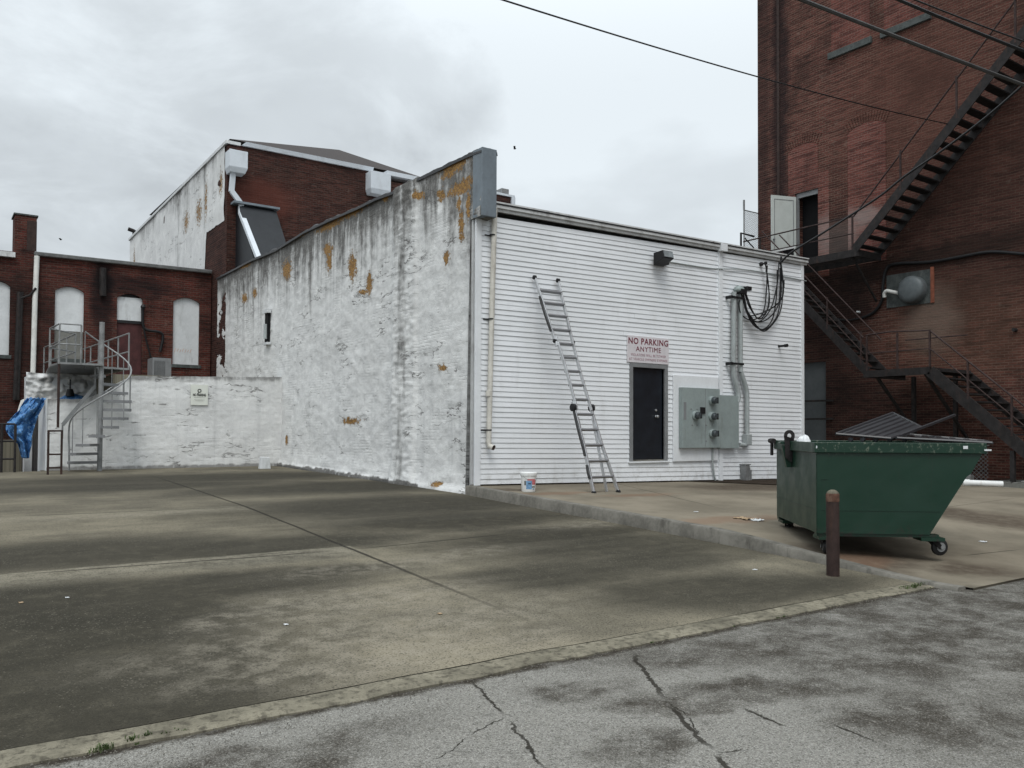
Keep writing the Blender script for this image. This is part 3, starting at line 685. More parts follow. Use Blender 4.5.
PW = []
for (px, py, rx, ry, rot) in pats:
    c0 = onX(px, py, XS); cx = onX(px+rx, py+rot*rx, XS); PW.append((c0.y, c0.z, abs(cx.y-c0.y), abs(onX(px, py+ry, XS).z-c0.z), (cx.z-c0.z)/((cx.y-c0.y) or 1)))
YEND = 30.9; Y0W = onX(483, 200, XS).y; Y0L = onX(471.5, 350, XS).y; zov = onX(483, 216, XS).z
YB0, YB1 = onX(417, 300, XS).y, onX(394, 300, XS).y
print('wall Y', Y0W, Y0L, zov)
V, F, A = [], [], []
NU, NV = 470, 170
def wallpt(y, z, top, bot):
    d_ = .035*noise.noise(Vector((y*.8, z*.8, 1)))+.014*noise.noise(Vector((y*3, z*5, 2)))+.009*noise.noise(Vector((y*9, z*18, 3)))
    cm = max(0, noise.noise(Vector((y*.35, z*.5, 8)))+.25)
    d_ += -.007*cm*abs(math.sin(z*math.pi/.075+.5*noise.noise(Vector((y*2, z, 4)))))
    bl = sstep(YB0-.12, YB0+.05, y)*(1-sstep(YB1-.2, YB1+.15, y)); d_ += .06*bl + bl*.022*noise.noise(Vector((y*4, z*14, 5)))
    d_ -= .05*sstep(YB1-.2, YB1+.4, y)
    foot = sstep(bot+.55, bot+.05, z); d_ += foot*(.04+.03*noise.noise(Vector((y*1.2, z*5, 6))))
    d_ += .05*sstep(bot+.14, bot+.0, z)*(1+.8*noise.noise(Vector((y*1.9, 1, 6))))
    return XS - .03 - d_
for i in range(NU+1):
    y = Y0W + (YEND-Y0W)*(i/NU)**1.15
    top = lerp(tp, y) + .05*noise.noise(Vector((y*1.3, 7, 0)))+.03*noise.noise(Vector((y*6, 7, 0)))
    bot = zlot(y)-.04
    if y < Y0L: bot = zov
    fb = zlot(y)+.06*noise.noise(Vector((y*1.4, 3, 0)))+.04*noise.noise(Vector((y*5, 3, 0)))
    for j in range(NV+1):
        z = bot + (top-bot)*j/NV
        V.append((wallpt(y, z, top, zlot(y)), y if not (y < Y0L+.05 and z < zov) else max(y, Y0L), z))
        org = 0
        for (cy, cz, ry_, rz_, sl) in PW:
            a = (y-cy)/ry_; b = (z-cz-sl*(y-cy))/rz_; dd = a*a+b*b
            if dd < 9: org = max(org, math.exp(-dd*.42))
        dt = max(0, top-z)
        st = .5+.5*noise.noise(Vector((y*2.2, z*.15, 11)))+.35*noise.noise(Vector((y*7, z*.25, 12)))
        L_ = .55+1.4*max(0, st-.15)
        gm = math.exp(-(dt/(L_*1.25))**1.3)*(.72+.40*st)
        gm = max(gm, .98*math.exp(-(dt/.16)**2))
        nearc = sstep(Y0W+1.9, Y0W+.2, y)*sstep(3.2, .6, dt); gm = max(gm, nearc*(.6+.4*st))
        gm = max(gm, .50*sstep(YB0+.25, YB0+.45, y)*(1-sstep(YB1-.45, YB1-.1, y))*(.8+.8*noise.noise(Vector((y*4, z*1.1, 13)))))
        gm = max(gm, .8*sstep(Y0L+.12, Y0L+.02, y)*(.6+noise.noise(Vector((1, z*1.2, 14)))))
        gm = max(gm, 1.6*sstep(fb+.10, fb+.04, z) if y > 15.5 else gm)
        gm = max(gm, .10); gm = max(gm, .35*sstep(.7, .1, z-zlot(y))*max(0, noise.noise(Vector((y*1.2, z*2, 15)))+.2))
        ch = sstep(1.2, .2, z-zlot(y))*(.4+.6*noise.noise(Vector((y*.9, z, 16)))) 
        A.append((max(0, min(1, org)), max(0, min(1, gm)), max(0, min(1, ch)), 1))
n = len(V)
for i in range(NU):
    for j in range(NV):
        a = i*(NV+1)+j; F.append((a, a+1, a+NV+2, a+NV+1))
me = bpy.data.meshes.new('painted_wall'); me.from_pydata([(x-13.5, y-13.5, z-.3) for x, y, z in V], [], F)
ca = me.color_attributes.new('stain', 'FLOAT_COLOR', 'POINT'); ca.data.foreach_set('color', [c for a in A for c in a])
for p in me.polygons: p.use_smooth = True
me.materials.append(MT['paint_x']); pw = bpy.data.objects.new('painted_wall', me); COL.objects.link(pw); pw.parent = B; WL[pw] = WL[B].copy()
g = MB()   # core of the wall and its top
TH = .27
for i in range(60):
    y = Y0W+.02 + (YEND-Y0W-.02)*i/60; y2 = Y0W+.02 + (YEND-Y0W-.02)*(i+1)/60
    for (f0, f1) in ((lambda yy: (zlot(yy)-.1 if yy > Y0L else zov+.0), lambda yy: lerp(tp, yy)-.02),):
        g.hexa([(XS+.09, y, f0(y2)), (XS+TH, y, f0(y2)), (XS+TH, y2, f0(y2)), (XS+.09, y2, f0(y2)), (XS+.09, y, f1(y)), (XS+TH, y, f1(y)), (XS+TH, y2, f1(y2)), (XS+.09, y2, f1(y2))])
g.build('wall_core', MT['concrete'], B)
g = MB()   # tar coping, lumpy
def cope(a, b):
    y = Y0W-.01 + (YEND-Y0W)*a; ang = math.pi*b; t = lerp(tp, y)
    lump = .03+.10*max(0, noise.noise(Vector((y*2.1, 2, 0))))+.03*noise.noise(Vector((y*8, b*2, 0)))
    return (XS+TH/2 - (TH/2+.055)*math.cos(ang), y, t-.035+ (lump+.025)*math.sin(ang) + (-.05 if b in (0, 1) else 0))
g.grid(cope, 260, 8); g.build('tar_coping', MT['black'], B, smooth=True)
# grey sheet-metal end of the parapet
gz0, gz1 = onY(490, 217, Y0W).z, onY(490, 149, Y0W).z
g = MB(); g.box(XS-.045, XS+TH+.02, Y0W-.035, Y0W+.3, gz0, gz1); g.build('parapet_end_cap', MT['grey_metal'], B, bevel=.008)
g = MB(); g.box(XS-.02, XS+.12, Y0L-.06, Y0L+.02, zlot(13.4), zov+.0)
g.build('bare_edge_strip', MT['eave'], B)
# slot opening in the painted wall
sp = onX(268.5, 326, XS); s0, s1 = onX(270.3, 313, XS), onX(267.2, 343, XS)
g = MB(); g.box(XS-.08, XS-.0, s0.y, s1.y, s1.z, s0.z); sw = g.build('slot_window', MT['void'], B)
g = MB(); g.box(XS-.12, XS, s0.y-.08, s1.y+.1, s0.z, s0.z+.12); g.build('lintel', MT['board'], sw); g = MB(); g.box(XS-.12, XS, s0.y-.08, s1.y+.1, s1.z-.07, s1.z); g.build('surround', MT['board'], sw)
g = MB(); g.tube([(XS-.14, (s0.y+s1.y)/2-.1, s1.z+.1), (XS-.14, (s0.y+s1.y)/2-.1, s0.z-.35)], .05, 10); g.build('pipe', MT['conduit'], sw, smooth=True)

# ------------------------------------------------------------------ things on the siding
def box_thing(name, label, cat, c, w_, d_, h, mat, bevel=.004):
    g = MB(); g.box(c[0]-w_/2, c[0]+w_/2, c[1]-d_/2, c[1]+d_/2, c[2], c[2]+h); o = g.build(name, mat, bevel=bevel); origin_to(o, c); return tag(o, label, cat)
# no parking sign
a, b = onY(627, 336, YS-.03), onY(668.5, 366, YS-.03); SZ1 = onY(627, 335, YS-.03).z; SZ0 = DZ1+FW+.006
S = thing('no_parking_sign', 'white rectangular board with red no parking lettering above the grey door', 'sign', ((a.x+b.x)/2, YS-.03, SZ0))
g = MB(); g.box(a.x, b.x, YS-.042, YS-.024, SZ0, SZ1); g.build('board', MT['sign'], S, bevel=.003)
Xv, Zv = Vector((1, 0, 0)), Vector((0, 0, 1)); H = SZ1-SZ0; WW = b.x-a.x; cx = (a.x+b.x)/2
for (txt, f, hh, mat, bold, fit) in (('NO PARKING', .70, .225, 'sign_red', .003, .95), ('ANYTIME', .43, .185, 'sign_red', 0, .60), ('VIOLATORS WILL BE TOWED', .25, .09, 'sign_faded', 0, .84), ('AT VEHICLE OWNERS EXPENSE', .09, .09, 'sign_faded', 0, .92)):
    text_mesh(txt, H*hh/.70, MT[mat], 'lettering', S, (cx, YS-.0445, SZ0+H*f), (Xv, Zv), bold, 1.12, fitw=WW*fit)
# floodlight
fc = onY(663, 259, YS-.2)
L = thing('floodlight', 'dark boxy floodlight mounted high on the white siding', 'lamp', (fc.x, YS, fc.z))
g = MB(); x, z = fc.x, fc.z
g.hexa([(x-.20, YS-.42, z-.02), (x+.12, YS-.42, z-.02), (x+.12, YS-.10, z-.15), (x-.20, YS-.10, z-.15), (x-.20, YS-.38, z+.15), (x+.12, YS-.38, z+.15), (x+.12, YS-.10, z+.13), (x-.20, YS-.10, z+.13)])
g.build('housing', MT['black'], L, bevel=.01)
g = MB(); g.hexa([(x-.18, YS-.432, z+.0), (x+.10, YS-.432, z+.0), (x+.10, YS-.42, z-.0), (x-.18, YS-.42, z-.0), (x-.18, YS-.40, z+.135), (x+.10, YS-.40, z+.135), (x+.10, YS-.385, z+.135), (x-.18, YS-.385, z+.135)])
g.build('lens', MT['lens'], L)
g = MB(); g.box(x+.10, x+.24, YS-.16, YS-.0, z-.10, z+.09); g.build('junction_box', MT['black'], L, bevel=.006)
c1, c2 = onY(708, 268, YS-.03), onY(806, 281, YS-.03)
g = MB(); g.tube(smooth_pts([(x+.2, YS-.05, z), (c1.x, YS-.035, c1.z), (xt, YS-.07, onY(720, 269, YS-.03).z), (onY(750, 270, YS).x, YS-.035, onY(750, 270.5, YS).z), (c2.x, YS-.035, c2.z)], 5), .014, 8); g.build('conduit', MT['conduit'], L, smooth=True)
# meter bank
m0, m1 = onY(681, 447, YS-.2), onY(720, 388, YS-.2)
bb0, bb1 = onY(673.5, 461.5, YS-.05), onY(718, 377.5, YS-.05)
E = thing('meter_panel', 'grey-green electrical cabinet with four round meters on a white backboard', 'meter cabinet', ((m0.x+m1.x)/2, YS, m0.z))
g = MB(); g.box(bb0.x, bb1.x+.0, YS-.06, YS-.02, bb0.z, bb1.z); g.build('backboard', MT['trim'], E, bevel=.003)
g = MB(); x0, x1 = onY(682.5, 420, YS-.18).x, onY(720, 420, YS-.18).x; z0, z1 = onY(700, 448, YS-.18).z, onY(700, 388, YS-.18).z
g.box(x0, x1, YS-.18, YS-.062, z0, z1); cb = g.build('cabinet', MT['cabinet'], E, bevel=.008)
x2 = onY(739, 420, YS-.16).x
g = MB(); g.box(x1+.004, x2, YS-.16, YS-.062, z0-.02, z1-.14); g.build('side_cabinet', MT['cabinet'], E, bevel=.008)
g = MB(); g.box(x0+(x1-x0)*.60, x0+(x1-x0)*.60+.008, YS-.184, YS-.179, z0+.02, z1-.02); g.box(x0+.04, x0+.12, YS-.186, YS-.179, z0+.65, z0+1.05 if z0+1.05 < z1 else z1-.1); g.build('door_seam', MT['frame'], cb)
first = None
YC = YS-.18
for (px, py) in ((711.5, 400.5), (695, 415.5), (711.5, 416.5), (712, 433.5)):
    c = onY(px, py, YC)
    if not first:
        g = MB(); g.lathe((c.x, YC, c.z), [(.105, 0), (.105, -.04), (.095, -.045), (.09, -.06)], 20, 'y'); mt = g.build('meter', MT['cabinet'], E, smooth=True)
        h = MB(); h.lathe((c.x, YC, c.z), [(.080, -.061), (.080, -.12), (.062, -.15), (.02, -.16)], 20, 'y'); h.build('glass_dome', MT['glass'], mt, smooth=True)
        h = MB(); h.box(c.x+.045, c.x+.10, YC-.13, YC-.01, c.z-.07, c.z+.07); h.build('seal_box', MT['black'], mt)
        first = (mt, c)
    else: dup(first[0], E, c-first[1])
c = onY(702.3, 410.5, YC); g = MB(); g.box(c.x-.075, c.x+.075, YC-.03, YC-.001, c.z-.075, c.z+.075); g.build('black_plate', MT['black'], cb)
for (px, py) in ((691, 409), (697, 409), (692, 425), (697, 425), (706, 425), (712, 425), (706, 441), (712, 441)):
    c = onY(px, py, YC); g = MB(); g.lathe((c.x, YC-.001, c.z), [(.014, 0), (.014, -.012), (.008, -.016)], 10, 'y'); g.build('breaker_knob', MT['frame'], cb)
g = MB(); c = onY(713, 465, YS-.05); g.tube([(x1-.15, YS-.1, z0), (x1-.15, YS-.08, bb0.z-.02), (c.x+.02, YS-.06, zb(c.x)+.12), (c.x+.1, YS-.05, zb(c.x)-.05)], .022, 8); g.build('ground_conduit', MT['conduit'], E, smooth=True)
# service conduits
Q = thing('service_conduit', 'pair of thick grey conduits running up the siding to a weatherhead', 'conduit', (onY(738, 400, YS).x, YS, onY(740, 440, YS).z))
def pts(P, Y): return [onY(px, py, Y) for px, py in P]
g = MB(); g.tube(smooth_pts(pts([(734, 292), (733.5, 350), (733.5, 372), (738, 392), (738, 402)], YS-.12), 6), .062, 14); pa = g.build('conduit_pipe', MT['conduit'], Q, smooth=True)
g = MB(); g.tube(smooth_pts(pts([(740.5, 292), (740.5, 365), (741, 372), (746, 388), (747, 398), (747, 434)], YS-.12), 6), .058, 14); g.build('conduit_pipe', MT['conduit'], Q, smooth=True)
g = MB(); c = onY(747, 440, YS-.1); g.box(c.x-.10, c.x+.08, YS-.19, YS-.03, c.z-.12, c.z+.14); g.tube([(c.x-.30, YS-.12, c.z-.11), (c.x-.05, YS-.12, c.z-.13)], .055, 12); g.build('conduit_body', MT['conduit'], Q, bevel=.01)
for py in (298, 364):
    g = MB(); c = onY(736, py, YS-.12); g.box(c.x-.22, c.x+.2, YS-.20, YS-.182, c.z-.025, c.z+.025); g.box(c.x-.26, c.x-.2, YS-.2, YS-.02, c.z-.035, c.z+.035); g.build('strut_clamp', MT['black'], Q)
g = MB(); c = onY(736.5, 291, YS-.12)
g.grid(lambda a, b: (c.x+.02+.155*math.sin(math.pi*b)*math.cos(2*math.pi*a)+.05, YS-.14-.12*math.sin(math.pi*b)*math.sin(2*math.pi*a), c.z+.02+.12*math.cos(math.pi*b)*(.5 if b > .5 else 1)), 16, 8); g.build('weatherhead', MT['cabinet'], Q, smooth=True)
c3 = onY(748, 288.5, YS-.2); g = MB(); g.box(c3.x-.12, c3.x+.05, YS-.28, YS-.12, c3.z-.06, c3.z+.04); g.box(c3.x-.32, c3.x-.1, YS-.26, YS-.1, c3.z-.15, c3.z-.04); g.build('cable_gland', MT['black'], Q, bevel=.01)
# loops of cable
loops = [[(745, 291), (752, 310), (758, 318), (764, 310), (766.5, 290), (767, 275)],
         [(744, 291), (750, 308), (760, 319), (769, 305), (768, 282), (765.5, 264)],
         [(742, 292), (746, 308), (757, 322), (770, 310), (777, 285), (779, 262)],
         [(743, 292), (748, 312), (762, 330), (776, 318), (781, 295), (781, 270)],
         [(741, 293), (748, 315), (760, 329.5), (768, 329), (780, 312), (783, 285), (781, 262)],
         [(743, 295), (750, 318), (764, 321), (777, 308), (780, 290), (780, 268)],
         [(744, 296), (750, 320), (762, 329.5), (772, 320), (776, 300), (777.5, 275)],
         [(742, 295), (748, 314), (759, 314), (775, 306), (783, 295), (782.5, 280), (780, 262)],
         [(741, 296), (739, 305), (742, 315), (752, 320), (766, 312), (769, 296), (768, 280)]]
T = thing('service_cables', 'tangle of black cable loops hanging from the weatherhead on the siding', 'cables', tuple(onY(765, 330, YS-.2)))
for k, lp in enumerate(loops):
    g = MB(); g.tube(smooth_pts([onY(px, py, YS-.16-.03*math.sin(k*2.1+i)) for i, (px, py) in enumerate(lp)], 8), .016, 7); g.build('cable_loop', MT['cable'], T, smooth=True)
for (px, py, h) in ((766.5, 272, .16), (777.5, 276, .16), (783.5, 288, .2), (781, 262, .14)):
    c = onY(px, py, YS-.18); g = MB(); g.tube([c, c+Vector((0.01, 0, h))], .026, 8); g.build('splice_sleeve', MT['cable'], T, smooth=True)
c = onY(761.5, 264, YS-.05); g = MB(); g.lathe((c.x, YS-.02, c.z), [(.05, 0), (.05, -.05), (.02, -.07), (.02, -.12), (.04, -.13), (.04, -.18)], 12, 'y'); o = g.build('insulator', MT['black'], smooth=True); origin_to(o, (c.x, YS, c.z)); tag(o, 'small round dark insulator just under the eave above the cable loops', 'insulator')
c = onY(781.5, 346, YS-.1); g = MB(); g.tube([(c.x, YS, c.z), (c.x, YS-.25, c.z)], .03, 10); g.tube([(c.x, YS-.2, c.z), (c.x, YS-.28, c.z)], .042, 10); o = g.build('pipe_stub', MT['black'], smooth=True); origin_to(o, (c.x, YS, c.z)); tag(o, 'short black pipe stub sticking out of the siding right of the conduits', 'pipe')
c = onY(746, 480, YS-.1)
U = thing('utility_pedestal', 'small grey utility box standing at the foot of the siding right of the meters', 'utility box', (c.x, YS-.1, zup(c.x, YS)))
zz0 = zup(c.x, YS); z1 = onY(746, 465, YS-.1).z
g = MB(); g.box(c.x-.13, c.x+.02, YS-.20, YS-.03, zz0, z1); g.build('box', MT['galv'], U, bevel=.006)
g = MB(); g.tube([(c.x+.09, YS-.12, zz0), (c.x+.09, YS-.12, z1-.06)], .03, 10); g.tube([(c.x+.16, YS-.12, zz0), (c.x+.16, YS-.12, z1-.12)], .022, 10); g.build('pipe', MT['galv'], U, smooth=True)
g = MB(); g.box(c.x-.14, c.x+.05, YS-.21, YS-.02, z1, z1+.03); g.build('lid', MT['galv'], U)

# ------------------------------------------------------------------ ladder
fL, fR = pave(594.5, 494), pave(617.5, 491.5)
tL, tR = onY(534, 277, YS-.09), onY(558, 279, YS-.09)
print('ladder', fL, fR, tL, tR)
foot = (fL+fR)/2; topc = (tL+tR)/2; axis = (topc-foot)
LD = thing('ladder', 'tall folding aluminium ladder leaning on the white siding left of the door', 'ladder', tuple(foot))
side = (Vector((1, 0, 0)) + .0*axis).normalized(); nrm = side.cross(axis).normalized()
def lp(s, w_, o=0): return foot + axis*s + side*w_ + nrm*o
def hw(s):   # half width along the ladder
    return lerp([(0, .30), (.20, .225), (.46, .20), (.55, .20), (.70, .225), (1.0, .30)], s)
def rail(s0, s1, sg, off, w0, mat='alu', dw=0):
    g = MB(); n = 10
    for i in range(n):
        a = s0+(s1-s0)*i/n; b = s0+(s1-s0)*(i+1)/n
        g.bar(lp(a, sg*(hw(a)+dw), off), lp(b+.002, sg*(hw(b)+dw), off), w0, .065, nrm)
    return g.build('rail', MT[mat], LD, bevel=.004)
for sg in (-1, 1):
    rail(0, .40, sg, 0, .032); rail(.36, .70, sg, .03, .028, dw=-.03); rail(.66, 1.0, sg, 0, .032)
    g = MB(); g.bar(lp(.33, sg*(hw(.3)-.03), 0), lp(-.0, sg*(hw(0)-.13), -.0)+Vector((0, .18, -.0)), .028, .05, nrm); g.build('inner_leg', MT['alu'], LD)
    for s in (0, .995):
        g = MB(); c = lp(s, sg*hw(s)); g.lathe((c.x-.025, c.y, c.z), [(.02, -.01), (.045, 0), (.045, .05), (.02, .06)], 12, 'x'); g.build('foot', MT['black'], LD, smooth=True)
    c = lp(.375, sg*(hw(.375)+.02)); g = MB(); g.lathe((c.x-.04, c.y, c.z), [(.03, 0), (.075, .01), (.075, .07), (.03, .08)], 16, 'x'); g.build('hinge', MT['black'], LD, smooth=True)
    c = lp(.685, sg*(hw(.685)+.01)); g = MB(); g.lathe((c.x-.03, c.y, c.z), [(.02, 0), (.04, .01), (.04, .05), (.02, .06)], 16, 'x'); g.build('hinge', MT['black'], LD, smooth=True)
for (s0, s1) in ((.16, .36), (.73, .90), (.06, .12)):
    g = MB(); P = [lp(s0+(s1-s0)*k/8, -(hw(s0+(s1-s0)*k/8)+.035+.012*math.sin(k/8*math.pi)), 0) for k in range(9)]; g.tube(P, .02, 6); g.build('rope', MT['black'], LD, smooth=True)
for py in (287, 300.5, 314, 329.5, 344.5, 359, 373.5, 388, 403, 418, 433.5, 449, 464.5, 480):
    s = (494-py)/(494-277); s = (s*.97+.005)
    w_ = hw(s)-(.03 if .36 < s < .68 else .0)
    g = MB(); M4 = None; a, b = lp(s, -w_), lp(s, w_); g.bar(a, b, .085, .03, nrm.cross(side)); g.build('rung', MT['alu_dark'], LD, bevel=.004)

# bucket
bp = pave(528.5, 491.5)
BK = thing('paint_bucket', 'white plastic bucket with a blue and red label standing near the kerb', 'bucket', tuple(bp))
g = MB(); x, y, z = bp; g.lathe((x, y, z), [(.118, 0), (.125, .02), (.142, .30)], 28); g.build('body', MT['plastic_white'], BK, smooth=True)
g = MB(); g.lathe((x, y, z), [(.150, .285), (.150, .305), (.156, .31), (.156, .345), (.145, .352), (.02, .352)], 28); g.build('lid', MT['plastic_white'], BK, smooth=True)
def band(a0, a1, z0_, z1_, mat):
    g = MB(); n = 10
    for i in range(n):
        t0 = a0+(a1-a0)*i/n; t1 = a0+(a1-a0)*(i+1)/n
        f = lambda t, h: (x+(.1215+.0583*h+.004)*math.cos(t), y+(.1215+.0583*h+.004)*math.sin(t), z+h)
        g.quad(f(t0, z0_), f(t1, z0_), f(t1, z1_), f(t0, z1_))
    g.build('label', MT[mat], BK)
band(R(215), R(262), .05, .20, 'blue'); band(R(225), R(290), .205, .235, 'pink'); band(R(262), R(300), .13, .205, 'pink'); band(R(262), R(292), .08, .10, 'sign_black'); band(R(200), R(212), .12, .2, 'sign_black'); band(R(232), R(252), .14, .16, 'sign_black'); band(R(270), R(285), .04, .065, 'blue')
g = MB(); g.tube([(x+.15*math.cos(t), y-.1*abs(math.sin(t))-.03, z+.30-.10*abs(math.sin(t))) for t in [R(180+k*18) for k in range(11)]], .003, 5); g.build('bail_handle', MT['galv'], BK)

# ------------------------------------------------------------------ dumpster
fc = pave(820, 541.5)    # foot under the front left corner
yaw = -YAW - R(4.5)
front = fc + Vector((0, 0, 0))
d0 = ray(817, 500); tt = 9.62; O = CAMLOC + d0*tt; gz_ = zup(O.x, O.y)
Mx = Matrix.Translation((O.x, O.y, gz_)) @ Matrix.Rotation(yaw, 4, 'Z')
def dz(py, t=tt): return (CAMLOC + ray(817, py)*t).z - gz_
ZB, ZTP = dz(533), dz(443); print('dumpster', O, gz_, ZB, ZTP, ZTP-ZB)
Wd = 1.95
DU = thing('dumpster', 'dark green slant-sided steel dumpster on casters with its black lids askew', 'dumpster', (O.x, O.y, gz_))
D = lambda x, y, z: Mx @ Vector((x, y, z))
prof = [(0, ZB), (1.25, ZB), (1.66, ZB+.66), (1.71, ZB+.70), (1.83, ZTP-.12), (1.83, ZTP), (0, ZTP)]
wt = .012
g = MB()
n = len(prof)
out = [D(x, 0, z) for x, z in prof]; outb = [D(x, Wd, z) for x, z in prof]
g.quad(*out); g.quad(*outb)
for k in (0, 1, 2, 3, 4, 6): g.quad(out[k], out[(k+1) % n], outb[(k+1) % n], outb[k])
inn = [D(x+(.015 if x < .1 else -.02), .015, z) for x, z in prof]; innb = [D(x+(.015 if x < .1 else -.02), Wd-.015, z) for x, z in prof]
g.quad(*inn); g.quad(*innb)
for k in (0, 1, 2, 3, 4, 6): g.quad(inn[k], inn[(k+1) % n], innb[(k+1) % n], innb[k])
body = g.build('body', MT['green'], DU, merge=True)
g = MB()     # top rim channel, seams and corner stiffeners
def dbar(x0, x1, y0, y1, z0, z1, G=None): (G or g).box(x0, x1, y0, y1, z0, z1, Mx)
dbar(-.035, 1.87, -.035, .02, ZTP-.11, ZTP+.01); dbar(-.035, 1.87, Wd-.02, Wd+.035, ZTP-.11, ZTP+.01)
dbar(-.035, .02, .021, Wd-.021, ZTP-.112, ZTP+.008); dbar(1.83, 1.872, .021, Wd-.021, ZTP-.112, ZTP+.008)
g.build('top_rim', MT['green'], DU, bevel=.006)
g = MB()
dbar(-.003, 1.37, -.006, 0, ZB+.262, ZB+.270); dbar(-.006, 0, 0, Wd, ZB+.262, ZB+.270)
dbar(-.008, .045, -.008, 0, ZB, ZTP-.12); dbar(-.01, 0, -.008, .05, ZB, ZTP-.12); dbar(0.02, .12, -.006, 0, ZTP-.42, ZTP-.12)
g.build('weld_seam', MT['green'], DU)
g = MB(); dbar(.0, 1.36, .02, .12, ZB-.035, ZB-.001); dbar(.0, 1.36, Wd-.12, Wd-.02, ZB-.035, ZB-.001); dbar(1.16, 1.42, .0, .25, ZB-.075, ZB-.037); dbar(1.16, 1.42, Wd-.25, Wd, ZB-.075, ZB-.037); dbar(.02, .25, .0, .25, ZB-.075, ZB-.037); dbar(.02, .25, Wd-.25, Wd, ZB-.075, ZB-.037)
g.build('skid_frame', MT['green'], DU)
# lifting eye on the left end
YE = 1.15
g = MB(); g.hexa([D(-.16, YE-.06, ZTP-.02), D(-.003, YE-.06, ZTP-.06), D(-.003, YE+.06, ZTP-.06), D(-.16, YE+.06, ZTP-.02), D(-.14, YE-.06, ZTP-.0), D(-.003, YE-.06, ZTP+.0), D(-.003, YE+.06, ZTP+.0), D(-.14, YE+.06, ZTP-.0)])
g.hexa([D(-.07, YE-.05, ZTP-.33), D(-.012, YE-.05, ZTP-.33), D(-.012, YE+.05, ZTP-.33), D(-.07, YE+.05, ZTP-.33), D(-.13, YE-.05, ZTP-.05), D(-.012, YE-.05, ZTP-.05), D(-.012, YE+.05, ZTP-.05), D(-.13, YE+.05, ZTP-.05)])
g.build('lug_bracket', MT['green'], DU)
g = MB(); c = D(-.04, YE-.075, ZTP+.075); e1v = (D(1, 0, 0)-D(0, 0, 0)).normalized(); nv = (D(0, 1, 0)-D(0, 0, 0)).normalized()
ring = [(math.cos(2*math.pi*k/20), math.sin(2*math.pi*k/20)) for k in range(20)]
for k in range(20):
    a, b = ring[k], ring[(k+1) % 20]
    def Pp(q, r_, t): return c + e1v*(q[0]*r_) + Vector((0, 0, q[1]*r_*1.15)) + nv*t
    R1, R2 = .066, .028
    g.quad(Pp(a, R1, 0), Pp(b, R1, 0), Pp(b, R2, 0), Pp(a, R2, 0)); g.quad(Pp(a, R1, .03), Pp(b, R1, .03), Pp(b, R2, .03), Pp(a, R2, .03))
    g.quad(Pp(a, R1, 0), Pp(b, R1, 0), Pp(b, R1, .03), Pp(a, R1, .03)); g.quad(Pp(a, R2, 0), Pp(b, R2, 0), Pp(b, R2, .03), Pp(a, R2, .03))
g.prism([c+e1v*.058+Vector((0, 0, -.04)), c-e1v*.064+Vector((0, 0, -.0)), c-e1v*.05+Vector((0, 0, -.28)), c+e1v*.02+Vector((0, 0, -.34))], nv*.03); g.build('lifting_eye', MT['iron'], DU)
g = MB(); g.tube([D(-.06, Wd-.1, ZTP+.0), D(-.06, Wd+.12, ZTP+.0)], .035, 8); g.bar(D(-.07, Wd-.02, ZTP), D(-.07, Wd-.02, ZTP-.2), .03); g.build('hinge_rod', MT['iron'], DU)
# casters
def caster(lx, ly, r_, rot, lead=.07):
    g = MB(); Mc = Mx @ Matrix.Translation((lx, ly, 0)) @ Matrix.Rotation(rot, 4, 'Z')
    for sg in (-1, 1): g.hexa([(-.03, sg*.045-.004, ZB-.08), (.05, sg*.045-.004, ZB-.08), (.05, sg*.045+.004, ZB-.08), (-.03, sg*.045+.004, ZB-.08), (-.03+lead, sg*.045-.004, r_-.02), (.03+lead, sg*.045-.004, r_-.02), (.03+lead, sg*.045+.004, r_-.02), (-.03+lead, sg*.045+.004, r_-.02)], Mc)
    g.box(-.07, .07, -.06, .06, ZB-.09, ZB-.076, Mc); w_ = g.build('caster', MT['iron'], DU)
    g = MB(); base = len(g.v); N_ = 24
    prof_ = [(.02, -.026), (r_-.02, -.028), (r_, -.016), (r_, .016), (r_-.02, .028), (.02, .026)]
    for k, (rr, h) in enumerate(prof_):
        for j in range(N_):
            a = 2*math.pi*j/N_; g.v.append(Mc @ Vector((lead+rr*math.cos(a), h, r_+rr*math.sin(a))))
    for k in range(5):
        for j in range(N_): g.f.append((base+k*N_+j, base+k*N_+(j+1) % N_, base+(k+1)*N_+(j+1) % N_, base+(k+1)*N_+j))
    for q in (0, 5): g.f.append(tuple(base+q*N_+j for j in range(N_)))
    g.build('tyre', MT['black'], w_, smooth=True)
    g = MB(); hub = Mc @ Vector((lead, -.03, r_)); g.tube([Mc @ Vector((lead, -.055, r_)), Mc @ Vector((lead, .055, r_))], .022, 10)
    g.tube([Mc @ Vector((lead, -.034, r_)), Mc @ Vector((lead, .034, r_))], r_*.55, 16); g.build('hub', MT['galv'], w_)
caster(.13, .12, .085, R(80), .03); caster(.13, Wd-.12, .085, R(60), .04); caster(1.32, .12, .098, R(15), .10); caster(1.30, Wd-.12, .095, R(-30), .07)
